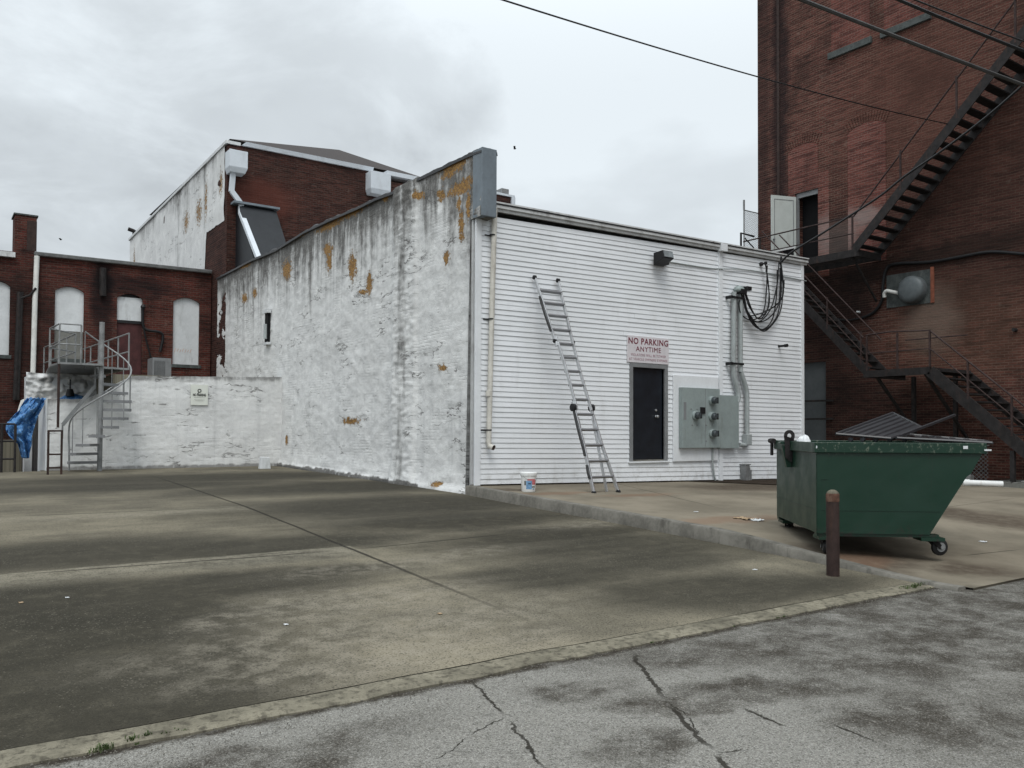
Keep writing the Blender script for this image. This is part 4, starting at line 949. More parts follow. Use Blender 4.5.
# lids: ribbed plastic, hinged along the far top edge, one thrown open askew, one sagging flat
def lid(P, name, ribs, lab=None, thick=.03, sag=0.0):
    a, b, c, d_ = [Vector(p) for p in P]     # a-b first edge, d-c opposite
    nn = (b-a).cross(d_-a).normalized(); g = MB()
    def f(u, v, o=0):
        p = (a*(1-u)+b*u)*(1-v)+(d_*(1-u)+c*u)*v
        rib = .016*(1 if (v*ribs) % 1 < .35 else 0); return p + nn*(rib+o) - Vector((0, 0, sag*math.sin(math.pi*u)*math.sin(math.pi*min(1, v*1.0))))
    nvv = ribs*6
    g.grid(lambda u, v: f(u, v), 10, nvv); g.grid(lambda u, v: f(u, v, -thick*.4), 10, nvv)
    o = g.build(name, MT['lid'], DU, smooth=False)
    g = MB(); E_ = [a, b, c, d_, a]
    for p, q in zip(E_, E_[1:]): g.tube([p, q], .018, 6)
    g.build('lid_edge', MT['lid'], o, smooth=True); return o
def dp_(px, py, t): return CAMLOC + ray(px, py)*t
lid([dp_(836, 434, 10.3), dp_(893, 413, 11.3), dp_(921, 427, 11.0), dp_(891, 438.5, 10.1)], 'open_lid', 6)
lid([dp_(897, 438, 10.1), dp_(902, 434, 11.4), dp_(985, 441, 11.1), dp_(992, 443.0, 9.85)], 'sagging_lid', 6, sag=.02)
g = MB(); g.bar(dp_(893, 438.5, 10.2), dp_(955, 415, 11.3), .03, .03); g.quad(dp_(893, 438.5, 10.2), dp_(955, 415, 11.3), dp_(921, 427, 11.1), dp_(905, 432, 10.7)); g.build('lid_flap', MT['lid'], DU)
for px, t in ((850, 10.25), (862, 10.2), (875, 10.18), (889, 10.15), (904, 10.12)): g = MB(); p = dp_(px, 439.5, t); g.tube([p, p+Vector((.03, 0, 0.0))], .03, 10); g.build('lid_knuckle', MT['lid'], DU, smooth=True)
for (px, py, w_, h_) in ((967.5, 447.5, .05, .035), (989, 450.2, .075, .018), (816.5, 447, .012, .03)):
    p = dp_(px, py, 9.42 if px > 900 else 9.60); ly = -.040
    q = Mx.inverted() @ p; g = MB(); dbar(q.x-w_/2, q.x+w_/2, -.043 if px < 985 else -.047, -.0355, q.z-h_/2, q.z+h_/2); g.build('sticker', MT['board'], DU)
# litter bag inside the dumpster
bc = D(.42, Wd-.42, ZTP-.02)
g = MB(); g.grid(lambda a, b: bc + Vector((math.cos(2*math.pi*a)*math.sin(math.pi*b)*.075, math.sin(2*math.pi*a)*math.sin(math.pi*b)*.09, .11*math.cos(math.pi*b)))*(1+.25*noise.noise(Vector((math.cos(2*math.pi*a)*2, math.sin(2*math.pi*a)*2, b*4)))), 24, 14)
bc2 = D(.10, 1.0, ZTP+.01)
g.v = [v+(D(.12, 1.0, ZTP-.03)-bc) for v in g.v]; o = g.build('trash_bag', MT['bagwhite'], smooth=True); origin_to(o, D(.16, .98, ZTP-.1)); tag(o, 'white trash bag poking out of the left end of the green dumpster', 'trash bag')
g = MB(); g.box(.03, 1.15, .03, Wd-.03, ZB+.03, ZTP-.25, Mx); o = g.build('trash_heap', MT['black']); origin_to(o, D(.5, .8, ZB)); tag(o, 'dark refuse filling the inside of the green dumpster', 'trash')

# bollard
bb = lot(833, 575.5); bh_ = .90
BO = thing('bollard', 'rusty brown steel bollard with a pale domed concrete top in front of the dumpster', 'bollard', tuple(bb))
g = MB(); g.lathe(bb, [(.066, -.05), (.067, .3), (.066, bh_-.05)], 28); g.build('post', MT['rust'], BO, smooth=True)
g = MB(); g.lathe(bb, [(.068, bh_-.12), (.069, bh_-.045), (.06, bh_-.03)], 28); g.build('collar', simple('orange_rust', (.085, .042, .028), .85, 0, .4, 16, .5, dirt=(.22, .15, .11, .4)), BO, smooth=True)
g = MB(); g.lathe(bb, [(.066, bh_-.05), (.06, bh_-.025), (.042, bh_-.006), (.02, bh_+.004), (.002, bh_+.006)], 28); g.build('cap', MT['edge'], BO, smooth=True)

# ------------------------------------------------------------------ right-hand tall brick building
XB = 24.0
YBC = onX(758, 240, XB).y
d0_, d1_ = onX(818, 188, XB), onX(795.5, 255, XB)
DYa, DYb = d0_.y, d1_.y; DZT = onX(818, 188, XB).z; PLZ = onX(852, 253, 22.7).z
print('brick wall', YBC, 'door', DYa, DYb, DZT, 'plat', PLZ)
lowd = (onX(825, 362, XB), onX(800, 420, XB))
bl = [(onX(950, 150, XB).y, onX(950, 150, XB).z, 3.0, 3.5, 0, (.016, .012, .011), .0)]
def bz(px, py): p = onX(px, py, XB); return p.y, p.z
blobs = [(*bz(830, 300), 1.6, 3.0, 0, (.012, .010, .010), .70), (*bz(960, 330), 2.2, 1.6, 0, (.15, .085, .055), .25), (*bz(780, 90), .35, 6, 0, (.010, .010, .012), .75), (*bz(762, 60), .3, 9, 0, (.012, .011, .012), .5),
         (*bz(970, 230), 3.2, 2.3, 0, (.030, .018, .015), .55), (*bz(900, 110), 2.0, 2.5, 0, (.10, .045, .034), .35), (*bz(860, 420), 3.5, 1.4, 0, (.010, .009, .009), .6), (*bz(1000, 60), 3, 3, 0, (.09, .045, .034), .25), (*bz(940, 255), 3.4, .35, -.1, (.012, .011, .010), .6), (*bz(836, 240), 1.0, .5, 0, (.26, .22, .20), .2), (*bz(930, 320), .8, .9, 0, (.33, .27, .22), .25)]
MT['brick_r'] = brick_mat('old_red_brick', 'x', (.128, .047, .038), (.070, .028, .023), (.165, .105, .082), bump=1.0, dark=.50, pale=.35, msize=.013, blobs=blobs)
MT['brick_new'] = brick_mat('infill_brick', 'x', (.175, .060, .049), (.132, .047, .040), (.19, .115, .095), bump=.6, dark=.4, pale=.15, blobs=[(*bz(836, 233), .9, .7, 0, (.36, .31, .29), .35), (*bz(868, 215), .5, .25, 0, (.36, .31, .29), .4)])
RB = thing('brick_tower', 'tall dark red brick building with bricked-up arched windows and an open upper door', 'building', (XB, 10, 0))
g = MB(); lg = (onX(826, 430, XB).y, onX(799, 430, XB).y, .2, onX(815, 362, XB).z)
g.panel('x', XB, -16, YBC, -.2, 21, [(DYa, DYb, PLZ+.05, DZT), lg], .45)
g.box(XB+.46, XB+14, -16, YBC-.0, -.2, 21); g.build('wall', MT['brick_r'], RB)
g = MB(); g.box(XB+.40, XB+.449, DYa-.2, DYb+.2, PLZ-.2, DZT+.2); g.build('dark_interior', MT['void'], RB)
g = MB(); g.box(XB+.12, XB+.16, lg[0], lg[1], lg[2], lg[3]); g.build('steel_panel', simple('dull_grey_panel', (.085, .095, .10), .5, .1, .15, 2, .05), RB)
for zz_ in (onX(815, 401, XB).z, onX(815, 419, XB).z):
    g = MB(); g.box(XB-.06, XB-.02, lg[0]-.3, lg[1]+.2, zz_-.03, zz_+.03); g.build('guard_bar', MT['iron'], RB)
# lintel + frame + open door leaf
g = MB(); g.box(XB+.05, XB+.12, DYa, DYb, DZT-.16, DZT-.002); g.box(XB+.05, XB+.12, DYb-.08, DYb-.001, PLZ+.05, DZT-.161); g.build('door_frame', MT['frame'], RB)
hx = onX(796, 196, XB); 
g = MB(); lw = .95; dl_top = DZT-.12; dl_bot = PLZ+.12
an = R(176)
Ml = Matrix.Translation((XB-.02, DYb-.03, 0)) @ Matrix.Rotation(R(-19), 4, 'Z')
tipx = -lw
g.box(-lw, 0, -.022, .022, dl_bot, dl_top, Ml); lf_ = g.build('open_door', simple('cream_door', (.46, .49, .47), .5, 0, .06, 3, .05, dirt=(.3, .3, .28, .4)), RB)
g = MB()
for (a, b, c, d__) in ((-lw+.1, -.1, dl_top-.14, dl_top-.12), (-lw+.1, -.1, dl_bot+.3, dl_bot+.32)): g.box(a, b, -.030, -.023, c, d__, Ml)
for a in (-lw+.1, -.12): g.box(a, a+.02, -.032, -.023, dl_bot+.321, dl_top-.141, Ml)
g.build('panel_moulding', MT['frame'], lf_)
g = MB(); g.lathe(Ml @ Vector((-lw+.07, -.06, dl_bot+.95)), [(.03, -.03), (.04, 0), (.03, .03)], 12); g.build('handle', MT['frame'], lf_, smooth=True)
# bricked-up windows: infill plates with arched heads and voussoirs
def arch_poly(y0, y1, z0, z1, rise, n=14):
    P = [(y0, z0), (y1, z0)]; 
    for k in range(n+1):
        t = k/n; y = y1+(y0-y1)*t; P.append((y, z1 + rise*(1-(2*t-1)**2)))
    return P
def infill(y0, y1, z0, z1, rise, name='bricked_window', vous=True, mat='brick_new', proud=.012):
    g = MB(); g.prism([(XB-proud, a, b) for a, b in arch_poly(y0, y1, z0, z1, rise)], (proud+.05, 0, 0)); o = g.build(name, MT[mat], RB)
    if vous:
        g = MB(); n = int((y1-y0)/.085)
        for k in range(n+1):
            t = (k+.5)/(n+1); y = y1+(y0-y1)*t; z = z1+rise*(1-(2*t-1)**2); sl = -4*rise*(2*t-1)/(y0-y1)
            tn = Vector((0, 1, sl)).normalized(); nn = Vector((0, -sl, 1)).normalized()
            g.bar(Vector((XB-.004, y, z))+nn*.01, Vector((XB-.004, y, z))+nn*(.34+.01*random.random()), .066, .03, Vector((1, 0, 0)))
        g.build('brick_arch', MT['brick_r'], o)
    return o
def yz(px, py): p = onX(px, py, XB); return p.y, p.z
w2 = (yz(886, 185)[0], yz(848, 185)[0], PLZ-.1, yz(867, 128)[1]); infill(w2[0], w2[1], w2[2], w2[3], .18)
y0_, y1_ = DYa-.05, yz(788.5, 200)[0]
infill(DYa, y1_, DZT+.003, yz(805, 148)[1], .16)
g = MB(); g.box(XB-.010, XB+.05, yz(829, 220)[0], DYa-.003, PLZ-.3, DZT+.5); g.build('door_side_infill', MT['brick_new'], RB)
g = MB(); g.box(XB-.010, XB+.05, DYb+.003, y1_, PLZ-.3, DZT+.0); g.build('door_side_infill', MT['brick_new'], RB)
z3 = yz(852, 45)[1]
for (a, b, py) in ((831.5, 870, 52), (884, 929, 26)):
    y0_, y1_ = yz(b, py)[0], yz(a, py)[0]; zz_ = yz((a+b)/2, py-0)[1]
    o = infill(y0_, y1_, z3, z3+3.0, .2)
    g = MB(); g.box(XB-.10, XB+.02, y0_-.08, y1_+.08, z3-.20, z3-.003); g.build('stone_sill', MT['slate'], o)
g = MB(); y_ = yz(778.5, 100)[0]; g.box(XB-.03, XB+.02, y_-.05, y_+.05, 5, 21); g.build('wall_joint', MT['rust'], RB)
# window with a round grey ventilator
vy0, vy1 = yz(931, 288)[0], yz(887, 288)[0]; vz0, vz1 = yz(930, 303)[1], yz(930, 269)[1]
g = MB(); g.box(XB-.025, XB+.02, vy0, vy1, vz0, vz1); vw = g.build('blocked_window', MT['slate'], RB)
g = MB(); g.box(XB-.035, XB+.02, vy0-.10, vy0-.003, vz0, vz1+.05); g.build('brick_jamb', simple('orange_brick', (.22, .075, .045), .9, 0, .3, 9, .4), vw)
c = onX(908.5, 289, XB-.35)
V_ = thing('ventilator', 'round grey ventilator drum on the blocked window of the brick tower', 'ventilator', (XB, c.y, c.z))
g = MB(); g.lathe((XB-.35, c.y, c.z), [(.26, .0), (.36, .04), (.40, .10), (.40, .32)], 32, 'x'); g.build('drum', MT['vent'], V_, smooth=True)
g = MB(); g.tube(smooth_pts([(XB-.15, c.y+.42, c.z-.05), (XB-.2, c.y+.62, c.z+.02), (XB-.2, c.y+.78, c.z+.06), (XB-.18, c.y+.86, c.z-.02), (XB-.16, c.y+.86, c.z-.12)], 4), .055, 10); g.build('elbow_pipe', MT['white_pvc'], V_, smooth=True)
# black cable sweeping over the brick
P = [(862, 318), (874, 312), (882, 300), (883, 285), (886, 270), (895, 264), (930, 262), (960, 257), (990, 252), (1024, 254), (1045, 256)]
g = MB(); g.tube(smooth_pts([onX(px, py, XB-.06) for px, py in P], 6), .045, 8); g.tube(smooth_pts([onX(px, py, XB-.05) for px, py in [(820, 316), (845, 320), (862, 318)]], 6), .03, 8); o = g.build('wall_cable', MT['cable'], smooth=True); origin_to(o, onX(882, 300, XB)); tag(o, 'thick black cable sweeping across the brick above the round ventilator', 'cable')
for (px, py, a) in ((1016, 330, .05),):
    p = onX(px, py, XB); g = MB(); g.tube([(XB, p.y, p.z), (XB-.15, p.y, p.z)], .05, 10); o = g.build('pipe_stub', MT['iron'], smooth=True); origin_to(o, (XB, p.y, p.z)); tag(o, 'short dark pipe end sticking out of the brick at the far right', 'pipe')
p = onX(860, 312, XB-.1); g = MB(); g.tube([p, p+Vector((0, .12, .02))], .03, 8); o = g.build('cable_clip', MT['board']); origin_to(o, p); tag(o, 'tiny white clip on the black cable below the ventilator', 'clip')

# ------------------------------------------------------------------ fire escape
XI, XO = 23.85, 22.65
FE = thing('fire_escape', 'black iron fire escape zigzagging up the red brick wall', 'fire escape', (22.8, 12, 0))
def stringers(pa, pb, xs_, w_=.03, h=.26, mat='iron'):
    for x in xs_:
        g = MB(); g.bar((x, pa[0], pa[1]), (x, pb[0], pb[1]), w_, h); g.build('stringer', MT[mat], FE)
def treads(pa, pb, x0, x1, n):
    for k in range(n):
        t = (k+.5)/n; y = pa[0]+(pb[0]-pa[0])*t; z = pa[1]+(pb[1]-pa[1])*t
        if k == 0:
            g = MB(); g.box(x0+.02, x1-.02, y-.13, y+.13, z-.02, z+.02); f = g.build('tread', MT['iron'], FE); y_0, z_0 = y, z
        else: dup(f, FE, (0, y-y_0, z-z_0))
def rail2(pts_, rad=.022, posts=(), mid=None, hgt=1.0):
    g = MB(); g.tube(pts_, rad, 6, True)
    if mid: g.tube([Vector(p)-Vector((0, 0, mid)) for p in pts_], rad*.8, 6)
    o = g.build('railing', MT['rail'], FE, smooth=True)
    for p in posts:
        g = MB(); g.bar(p, (p[0], p[1], p[2]+hgt), .04); g.build('rail_post', MT['rail'], FE)
# upper flight
uo0 = onX(854, 250, XO); uo1 = onX(1024, 32, XO)
sl = (uo1.z-uo0.z)/(uo1.y-uo0.y); yb_ = 5.5; zb_ = uo0.z+sl*(yb_-uo0.y)
A0, A1 = (uo0.y, uo0.z), (yb_, zb_); print('upper flight', A0, uo1.y, uo1.z)
stringers(A0, A1, (XO, XI)); treads(A0, A1, XO, XI, int((zb_-uo0.z)/.235))
PZ = uo0.z
# upper landing: grating deck, frame, brackets
YP1 = 18.6
g = MB(); 
for k in range(int((YP1-A0[0])/.12)): y = A0[0]+k*.12; g.box(XO+.02, XI, y, y+.07, PZ-.03, PZ)
g.build('landing_grating', MT['iron'], FE)
g = MB(); g.box(XO-.03, XO+.02, A0[0]-.1, YP1, PZ-.20, PZ+.02); g.box(XI-.04, XI, A0[0]-.1, YP1, PZ-.18, PZ); g.box(XO, XI, A0[0]-.14, A0[0]-.1, PZ-.2, PZ); g.box(XO, XI, YP1, YP1+.04, PZ-.2, PZ); g.build('landing_frame', MT['iron'], FE)
for y in (A0[0]+.1, 16.6, YP1-.1):
    g = MB(); g.bar((XO+.05, y, PZ-.15), (XB-.02, y, PZ-1.4), .05); g.build('bracket', MT['iron'], FE)
def off(p, dz_): return (XO, p[0], p[1]+dz_)
hr = 1.15
ns = lambda y: uo0.z+sl*(y-uo0.y)
ya = onX(948, 100, XO).y
rail2([(XO, YP1, PZ+1.0), (XO, A0[0], PZ+1.02), (XO, 5.5, ns(5.5)+hr)], .024)
rail2([(XO, YP1, PZ+.5), (XO, A0[0], PZ+.5)], .018)
for y in (A0[0]+.05, 13.0, 11.4, 9.9, 8.3):
    g = MB(); zz_ = max(PZ, ns(y)); g.bar((XO, y, zz_), (XO, y, zz_+(1.0 if y > A0[0] else hr)), .045); g.build('rail_post', MT['rail'], FE)
rail2([(XI-.03, A0[0], PZ+.95), (XI-.03, 5.5, ns(5.5)+.85)], .015)
# middle flight
XM = 21.75
mo1 = onX(867, 371, XM); mo0 = onX(806, 307, XM); s2 = (mo0.z-mo1.z)/(mo0.y-mo1.y); yt = mo1.y+(PZ-mo1.z)/s2
print('mid flight', mo1, mo0, yt)
Bm0, Bm1 = (mo1.y, mo1.z), (yt, PZ)
stringers((mo1.y, mo1.z-.02), (yt, PZ-.0), (XM, XM+.88), h=.24); treads(Bm0, Bm1, XM, XM+.88, int((PZ-mo1.z)/.215))
g = MB(); g.box(XM, XO-.035, yt, yt+1.2, PZ-.06, PZ); g.build('landing_grating', MT['iron'], FE)
rail2([(XM, yt, PZ+.95), (XM, mo1.y+.1, mo1.z+.95)], .02); rail2([(XM+.88, yt, PZ+.95), (XM+.88, mo1.y+.1, mo1.z+.95)], .02); rail2([(XM, yt, PZ+.5), (XM, mo1.y+.1, mo1.z+.5)], .015)
for f in (.05, .35, .65):
    y = mo1.y+(yt-mo1.y)*f; z = mo1.z+(PZ-mo1.z)*f; g = MB(); g.bar((XM, y, z), (XM, y, z+.95), .035); g.build('rail_post', MT['rail'], FE)
# mid landing
ML = mo1.z; yl = onX(930, 374, XM).y
g = MB()
for k in range(int((mo1.y-yl)/.12)+1): y = yl+k*.12; g.box(XM+.02, XI, y, y+.07, ML-.03, ML)
g.build('landing_grating', MT['iron'], FE)
g = MB(); g.box(XM-.02, XM+.02, yl, mo1.y+.1, ML-.18, ML+.01); g.box(XM+.02, XI, yl-.04, yl, ML-.18, ML); g.box(XM+.02, XI, mo1.y+.06, mo1.y+.1, ML-.18, ML); g.build('landing_frame', MT['iron'], FE)
for y in (yl+.2, mo1.y-.2):
    g = MB(); g.bar((XM+.1, y, ML-.12), (XB-.02, y-.05, ML-1.9), .07); g.build('bracket', MT['iron'], FE)
rr = [(XM, mo1.y, ML+1.02), (XM, (mo1.y+yl)/2+.2, ML+1.05), (XM, yl, ML+.98)]
LG1 = .35
lo1 = onX(1024, 447, XM); s3 = (lo1.z-(ML-.02))/(lo1.y-yl); ygr = yl+(LG1-ML)/s3; print('low flight', yl, ML, lo1, ygr)
rail2(rr+[(XM, ygr, LG1+.98)], .024); rail2([(XM, mo1.y, ML+.5), (XM, yl, ML+.5), (XM, ygr, LG1+.5)], .018)
for (y, z) in ((mo1.y, ML), (yl, ML), ((mo1.y+yl)/2, ML)):
    g = MB(); g.bar((XM, y, z), (XM, y, z+1.0), .045); g.build('rail_post', MT['rail'], FE)
for f in (.3, .62, .97):
    y = yl+(ygr-yl)*f; z = ML+(LG1-ML)*f; g = MB(); g.bar((XM, y, z), (XM, y, z+.98), .045); g.build('rail_post', MT['rail'], FE)
rail2([(XI-.1, mo1.y, ML+1.0), (XI-.1, yl, ML+1.0)], .02)
stringers((yl, ML-.10), (ygr, LG1-.10), (XM, XI-.3), .04, .30); treads((yl, ML), (ygr, LG1), XM, XI-.3, 14)
g = MB(); pz = zup(XM, 9)
for (x, y, zt_) in ((XM+.05, onX(1012, 470, XM).y, 1.2), (XI-.2, mo1.y-.3, ML), (XI-.2, yl+.3, ML), (XM+.3, ygr+.3, .5)):
    gg = MB(); gg.bar((x, y, 0), (x, y, zt_-.1), .10); gg.build('support_post', MT['iron'], FE)

# ------------------------------------------------------------------ things by the brick wall
def chainlink(name, label, p0, p1, z0, z1, sp=.09, posts=True, r_=.006, group=None, mat='galv'):
    p0, p1 = Vector(p0), Vector(p1); T_ = thing(name, label, 'fence', (p0.x, p0.y, z0), group); L_ = (p1-p0).length; d_ = (p1-p0).normalized()
    g = MB(); Hh = z1-z0; n = int((L_+Hh)/sp)
    for k in range(n+1):
        for sg in (1, -1):
            s0 = k*sp-Hh; a = max(s0, 0); b = min(s0+Hh, L_)
            if b-a < .01: continue
            za, zb2 = (a-s0), (b-s0)
            if sg < 0: za, zb2 = Hh-za, Hh-zb2
            g.bar(p0+d_*a+Vector((0, 0, z0+za-p0.z)), p0+d_*b+Vector((0, 0, z0+zb2-p0.z)), r_)
    g.build('mesh', MT[mat], T_)
    for q in (p0, p1):
        g = MB(); g.tube([(q.x, q.y, z0-.1), (q.x, q.y, z1+.05)], .025, 8); g.build('post', MT[mat], T_, smooth=True)
    g = MB(); g.tube([(p0.x, p0.y, z1), (p1.x, p1.y, z1)], .018, 8); g.build('top_rail', MT[mat], T_, smooth=True); return T_
# fence beyond the roof
ya, yb = onX(757, 240, 23.9), onX(743, 240, 23.9)
fz1 = onX(745, 207, 23.9).z; fz0 = ez(XR)-.3
q0 = onY(744, 240, 19.3); q1 = onY(760, 240, 19.3)
T_ = chainlink('chain_link_fence', 'small chain-link screen on the flat roof beside the brick tower', (q0.x, 19.3, 0), (q1.x+.3, 19.3, 0), fz0, onY(744, 210, 19.3).z, .08, r_=.008)
g = MB(); g.bar((q0.x, 19.3, onY(744, 210, 19.3).z), (q0.x, 19.3, onY(744, 200, 19.3).z), .05); g.build('post_extension', MT['galv'], T_)
qa, qb = onY(741, 233, 18.2), onY(772, 226, 18.2)
RR = thing('roof_railing', 'low black pipe railing at the back of the flat roof', 'railing', (qa.x, 18.2, fz0))
g = MB(); g.tube([(qa.x, 18.2, fz0), (qa.x, 18.2, qa.z), (23.2, 18.6, qa.z+.12)], .035, 8); g.tube([(qa.x+.2, 18.2, qa.z-.15), (23.2, 18.6, qa.z-.28)], .022, 8); g.tube([(qa.x+1.1, 18.3, fz0), (qa.x+1.1, 18.3, qa.z+.03)], .03, 8); g.build('rail', MT['iron'], RR, smooth=True)
# sloping roof hatch between roof and upper door
r1, r2, r3, r4 = onY(757, 250, 16.5), onY(796, 238, 18.0), onY(806, 262, 16.6), onY(760, 258, 15.0)
g = MB(); g.hexa([(19.2, 16.4, 5.6), (22.4, 16.4, 6.6), (22.4, 18.5, 6.6), (19.2, 18.5, 5.6), (19.2, 16.4, 6.5), (22.4, 16.4, 7.35), (22.4, 18.5, 7.45), (19.2, 18.5, 6.6)]); o = g.build('lean_to_roof', MT['duct']); origin_to(o, (20.7, 17, 5.3)); tag(o, 'dark low sloping roof between the white building and the open upper door', 'roof')
o2 = MB(); o2.bar((19.2, 16.38, 6.52), (22.4, 16.38, 7.37), .06, .05); x_ = o2.build('pale_edging', MT['board'], None); x_.parent = o; x_.data.transform(Matrix.Translation(-Vector((20.7, 17, 5.3)))); 
# white pipe, gate, pallet
a, b = pave(964, 485.5), pave(1003, 487)
P0 = Vector((a.x, a.y, a.z+.07)); P1 = P0+(Vector((b.x, b.y, b.z+.07))-P0)
g = MB(); g.tube([P0, P1], .075, 14); g.tube([P0-(P1-P0).normalized()*.02, P0+(P1-P0).normalized()*.12], .088, 14); o = g.build('white_pipe', MT['plastic_white'], smooth=True); origin_to(o, P0-Vector((0, 0, .07))); tag(o, 'white plastic pipe lying on the pavement behind the dumpster', 'pipe')
g = MB(); c = pave(1022, 487); g.tube([c+Vector((0, 0, .08)), c+Vector((.9, -.7, .08))], .07, 12); o = g.build('white_pipe', MT['plastic_white'], smooth=True); origin_to(o, c); tag(o, 'end of a second white pipe at the right edge under the stairs', 'pipe')
a, b = pave(975, 481), pave(1008, 483); zt_ = CAMLOC.z+(432-446)/FPX*a.length
T_ = chainlink('wire_gate', 'thin wire mesh gate under the iron stairs behind the white pipe', (a.x+.1, a.y+.2, a.z), (b.x+.5, b.y, b.z), a.z+.02, a.z+.98, .11, r_=.010)
PT = thing('wooden_pallet', 'broken weathered pallet lying beside the wire gate', 'pallet', tuple(pave(1010, 487)))
c = pave(1005, 487)
for k in range(5):
    g = MB(); g.box(c.x-.1+.02*k, c.x+1.3, c.y-.5+k*.2, c.y-.5+k*.2+.1, c.z+.10, c.z+.125); g.build('slat', MT['board_grey'], PT)
for k in range(3):
    g = MB(); g.box(c.x-.1+k*.6, c.x-.02+k*.6, c.y-.5, c.y+.4, c.z, c.z+.098); g.build('bearer', MT['board_grey'], PT)
g = MB(); c = pave(972, 484); g.box(c.x-.08, c.x+.12, c.y, c.y+.15, c.z, c.z+.22); g.tube([(c.x+.06, c.y+.07, c.z+.2), (c.x+.06, c.y+.07, c.z+.75)], .015, 6); o = g.build('stub_post', MT['galv'], bevel=.004); origin_to(o, c); tag(o, 'short grey post in a block at the left end of the wire gate', 'post')

# ------------------------------------------------------------------ low painted block wall and terrace
YL = 24.15
MB_ = MB
LWz = lambda px, py: onY(px, py, YL)
XLL = LWz(47, 430).x; xs2 = LWz(86, 399).x; x3 = LWz(106, 391).x; x4 = LWz(118, 383).x; x5 = LWz(133, 376.5).x
print('low wall', XLL, x5, LWz(133, 376.5).z, LWz(60, 399).z)
TP = [(XLL, LWz(47, 399).z), (xs2, LWz(86, 399).z), (x3, LWz(106, 391).z), (x4, LWz(118, 383).z), (x5, LWz(133, 376).z), (8.7, LWz(278, 377).z)]
LW = thing('block_wall', 'low white painted block wall closing the back of the lot', 'wall', (5.5, YL, zlot(YL)))
V, F, A = [], [], []; NU, NV = 220, 80
for i in range(NU+1):
    x = XLL + (8.66-XLL)*i/NU; top = lerp(TP, x)+.02*noise.noise(Vector((x*5, 1, 0)))
    for j in range(NV+1):
        z0 = zlot(YL)-.06; z = z0+(top-z0)*j/NV
        row = abs(((z-.1) % .21)/.21-.5)*2; mort = max(0, row-.9)/.1; mm = max(0, .3+noise.noise(Vector((x*1.2, math.floor(z/.21)*3.1, 2))))
        d_ = .02*noise.noise(Vector((x*1.3, z*1.5, 1)))+.008*noise.noise(Vector((x*7, z*9, 1)))-.018*mort*mm
        V.append((x, YL-.02-d_, z)); dt = max(0, top-z)
        gm = .62*math.exp(-(dt/.12)**2)*(1+noise.noise(Vector((x*2, 5, 0)))) + .16*math.exp(-dt/.9)*(1+noise.noise(Vector((x*3, z*.3, 7))))
        gm = max(gm, .95*sstep(.13, .02, z-zlot(YL)-.04*noise.noise(Vector((x*4, 1, 3)))))
        hole = mort*(1 if noise.noise(Vector((x*1.6, math.floor(z/.21)*5.7, 9))) > .28 and z < top-.3 else 0); gm = max(gm, hole)
        if x < xs2: gm += .12
        A.append((0, max(0, min(1, gm)), .3+.4*hole, 1))
for i in range(NU):
    for j in range(NV): a = i*(NV+1)+j; F.append((a, a+1, a+NV+2, a+NV+1))
me = bpy.data.meshes.new('wall_face'); me.from_pydata([tuple(Vector(v)-WL[LW]) for v in V], [], F); me.color_attributes.new('stain', 'FLOAT_COLOR', 'POINT').data.foreach_set('color', [c for a in A for c in a])
for p in me.polygons: p.use_smooth = True
me.materials.append(MT['paint_y']); o = bpy.data.objects.new('wall_face', me); COL.objects.link(o); o.parent = LW; WL[o] = WL[LW].copy()
g = MB(); P = [(XLL, YL, -.3)]+[(a, YL, b-.01) for a, b in TP[:-1]]+[(8.55, YL, TP[-1][1]-.01), (8.55, YL, -.3)]
g.prism(P, (0, .35, 0)); g.build('wall_core', MT['board'], LW)
zt0, zt1 = TP[0][1], TP[-1][1]
g = MB(); g.box(XLL, xs2+.7, YL+.351, 31.58, -.3, zt0-.05); g.box(xs2+.701, 8.55, YL+.351, 31.58, -.3, zt1-.08); g.build('terrace_deck', MT['edge'], LW)
g = MB(); g.box(XLL-.03, XLL-.002, YL-.04, YL+1.7, -2, zt0-.02); g.build('end_face', MT['board'], LW)
g = MB()
for k in range(18): y = YL+1.75+k*.3; g.box(XLL-.04-.01*(k % 2), XLL-.004, y, y+.27, -2, zt0-.06)
g.build('shade_boarding', simple('shade_dark_boards', (.035, .033, .032), .9, 0, .5, 6, .4), LW)  # near-black boards; their colour stands in for the void in shadow
# rough upper stone wall
YR = 27.2
a, b = onY(26, 385, YR), onY(107, 385, YR); 
V, F, A = [], [], []; NU, NV = 120, 40
SW = thing('stone_wall', 'rough white-painted rubble wall stub behind the spiral stair', 'wall', ((a.x+b.x)/2, YR, 2.3))
zr = onY(60, 373.5, YR).z; ZR0 = onY(60, 402, YR).z-.3
def srf(i, j):
    x = a.x+(b.x+.25-a.x)*i/NU; tp_ = zr+.05*noise.noise(Vector((x*2, 1, 1))); tp_ -= .25*sstep(b.x-.1, b.x+.25, x); z = ZR0+(tp_-ZR0)*j/NV
    d_ = .10*noise.noise(Vector((x*2.5, z*4, 1)))+.06*noise.noise(Vector((x*7, z*10, 1)))
    dk = max(0, min(1, .5+1.3*noise.noise(Vector((x*3, z*7, 4))) if z > zr-.45 else .2)); return (x, YR-d_, z), (0, dk*.8, .5, 1)
for i in range(NU+1):
    for j in range(NV+1): v, c = srf(i, j); V.append(v); A.append(c)
for i in range(NU):
    for j in range(NV): q = i*(NV+1)+j; F.append((q, q+1, q+NV+2, q+NV+1))
me = bpy.data.meshes.new('rubble_face'); me.from_pydata([tuple(Vector(v)-WL[SW]) for v in V], [], F); me.color_attributes.new('stain', 'FLOAT_COLOR', 'POINT').data.foreach_set('color', [c for q in A for c in q])
for p in me.polygons: p.use_smooth = True
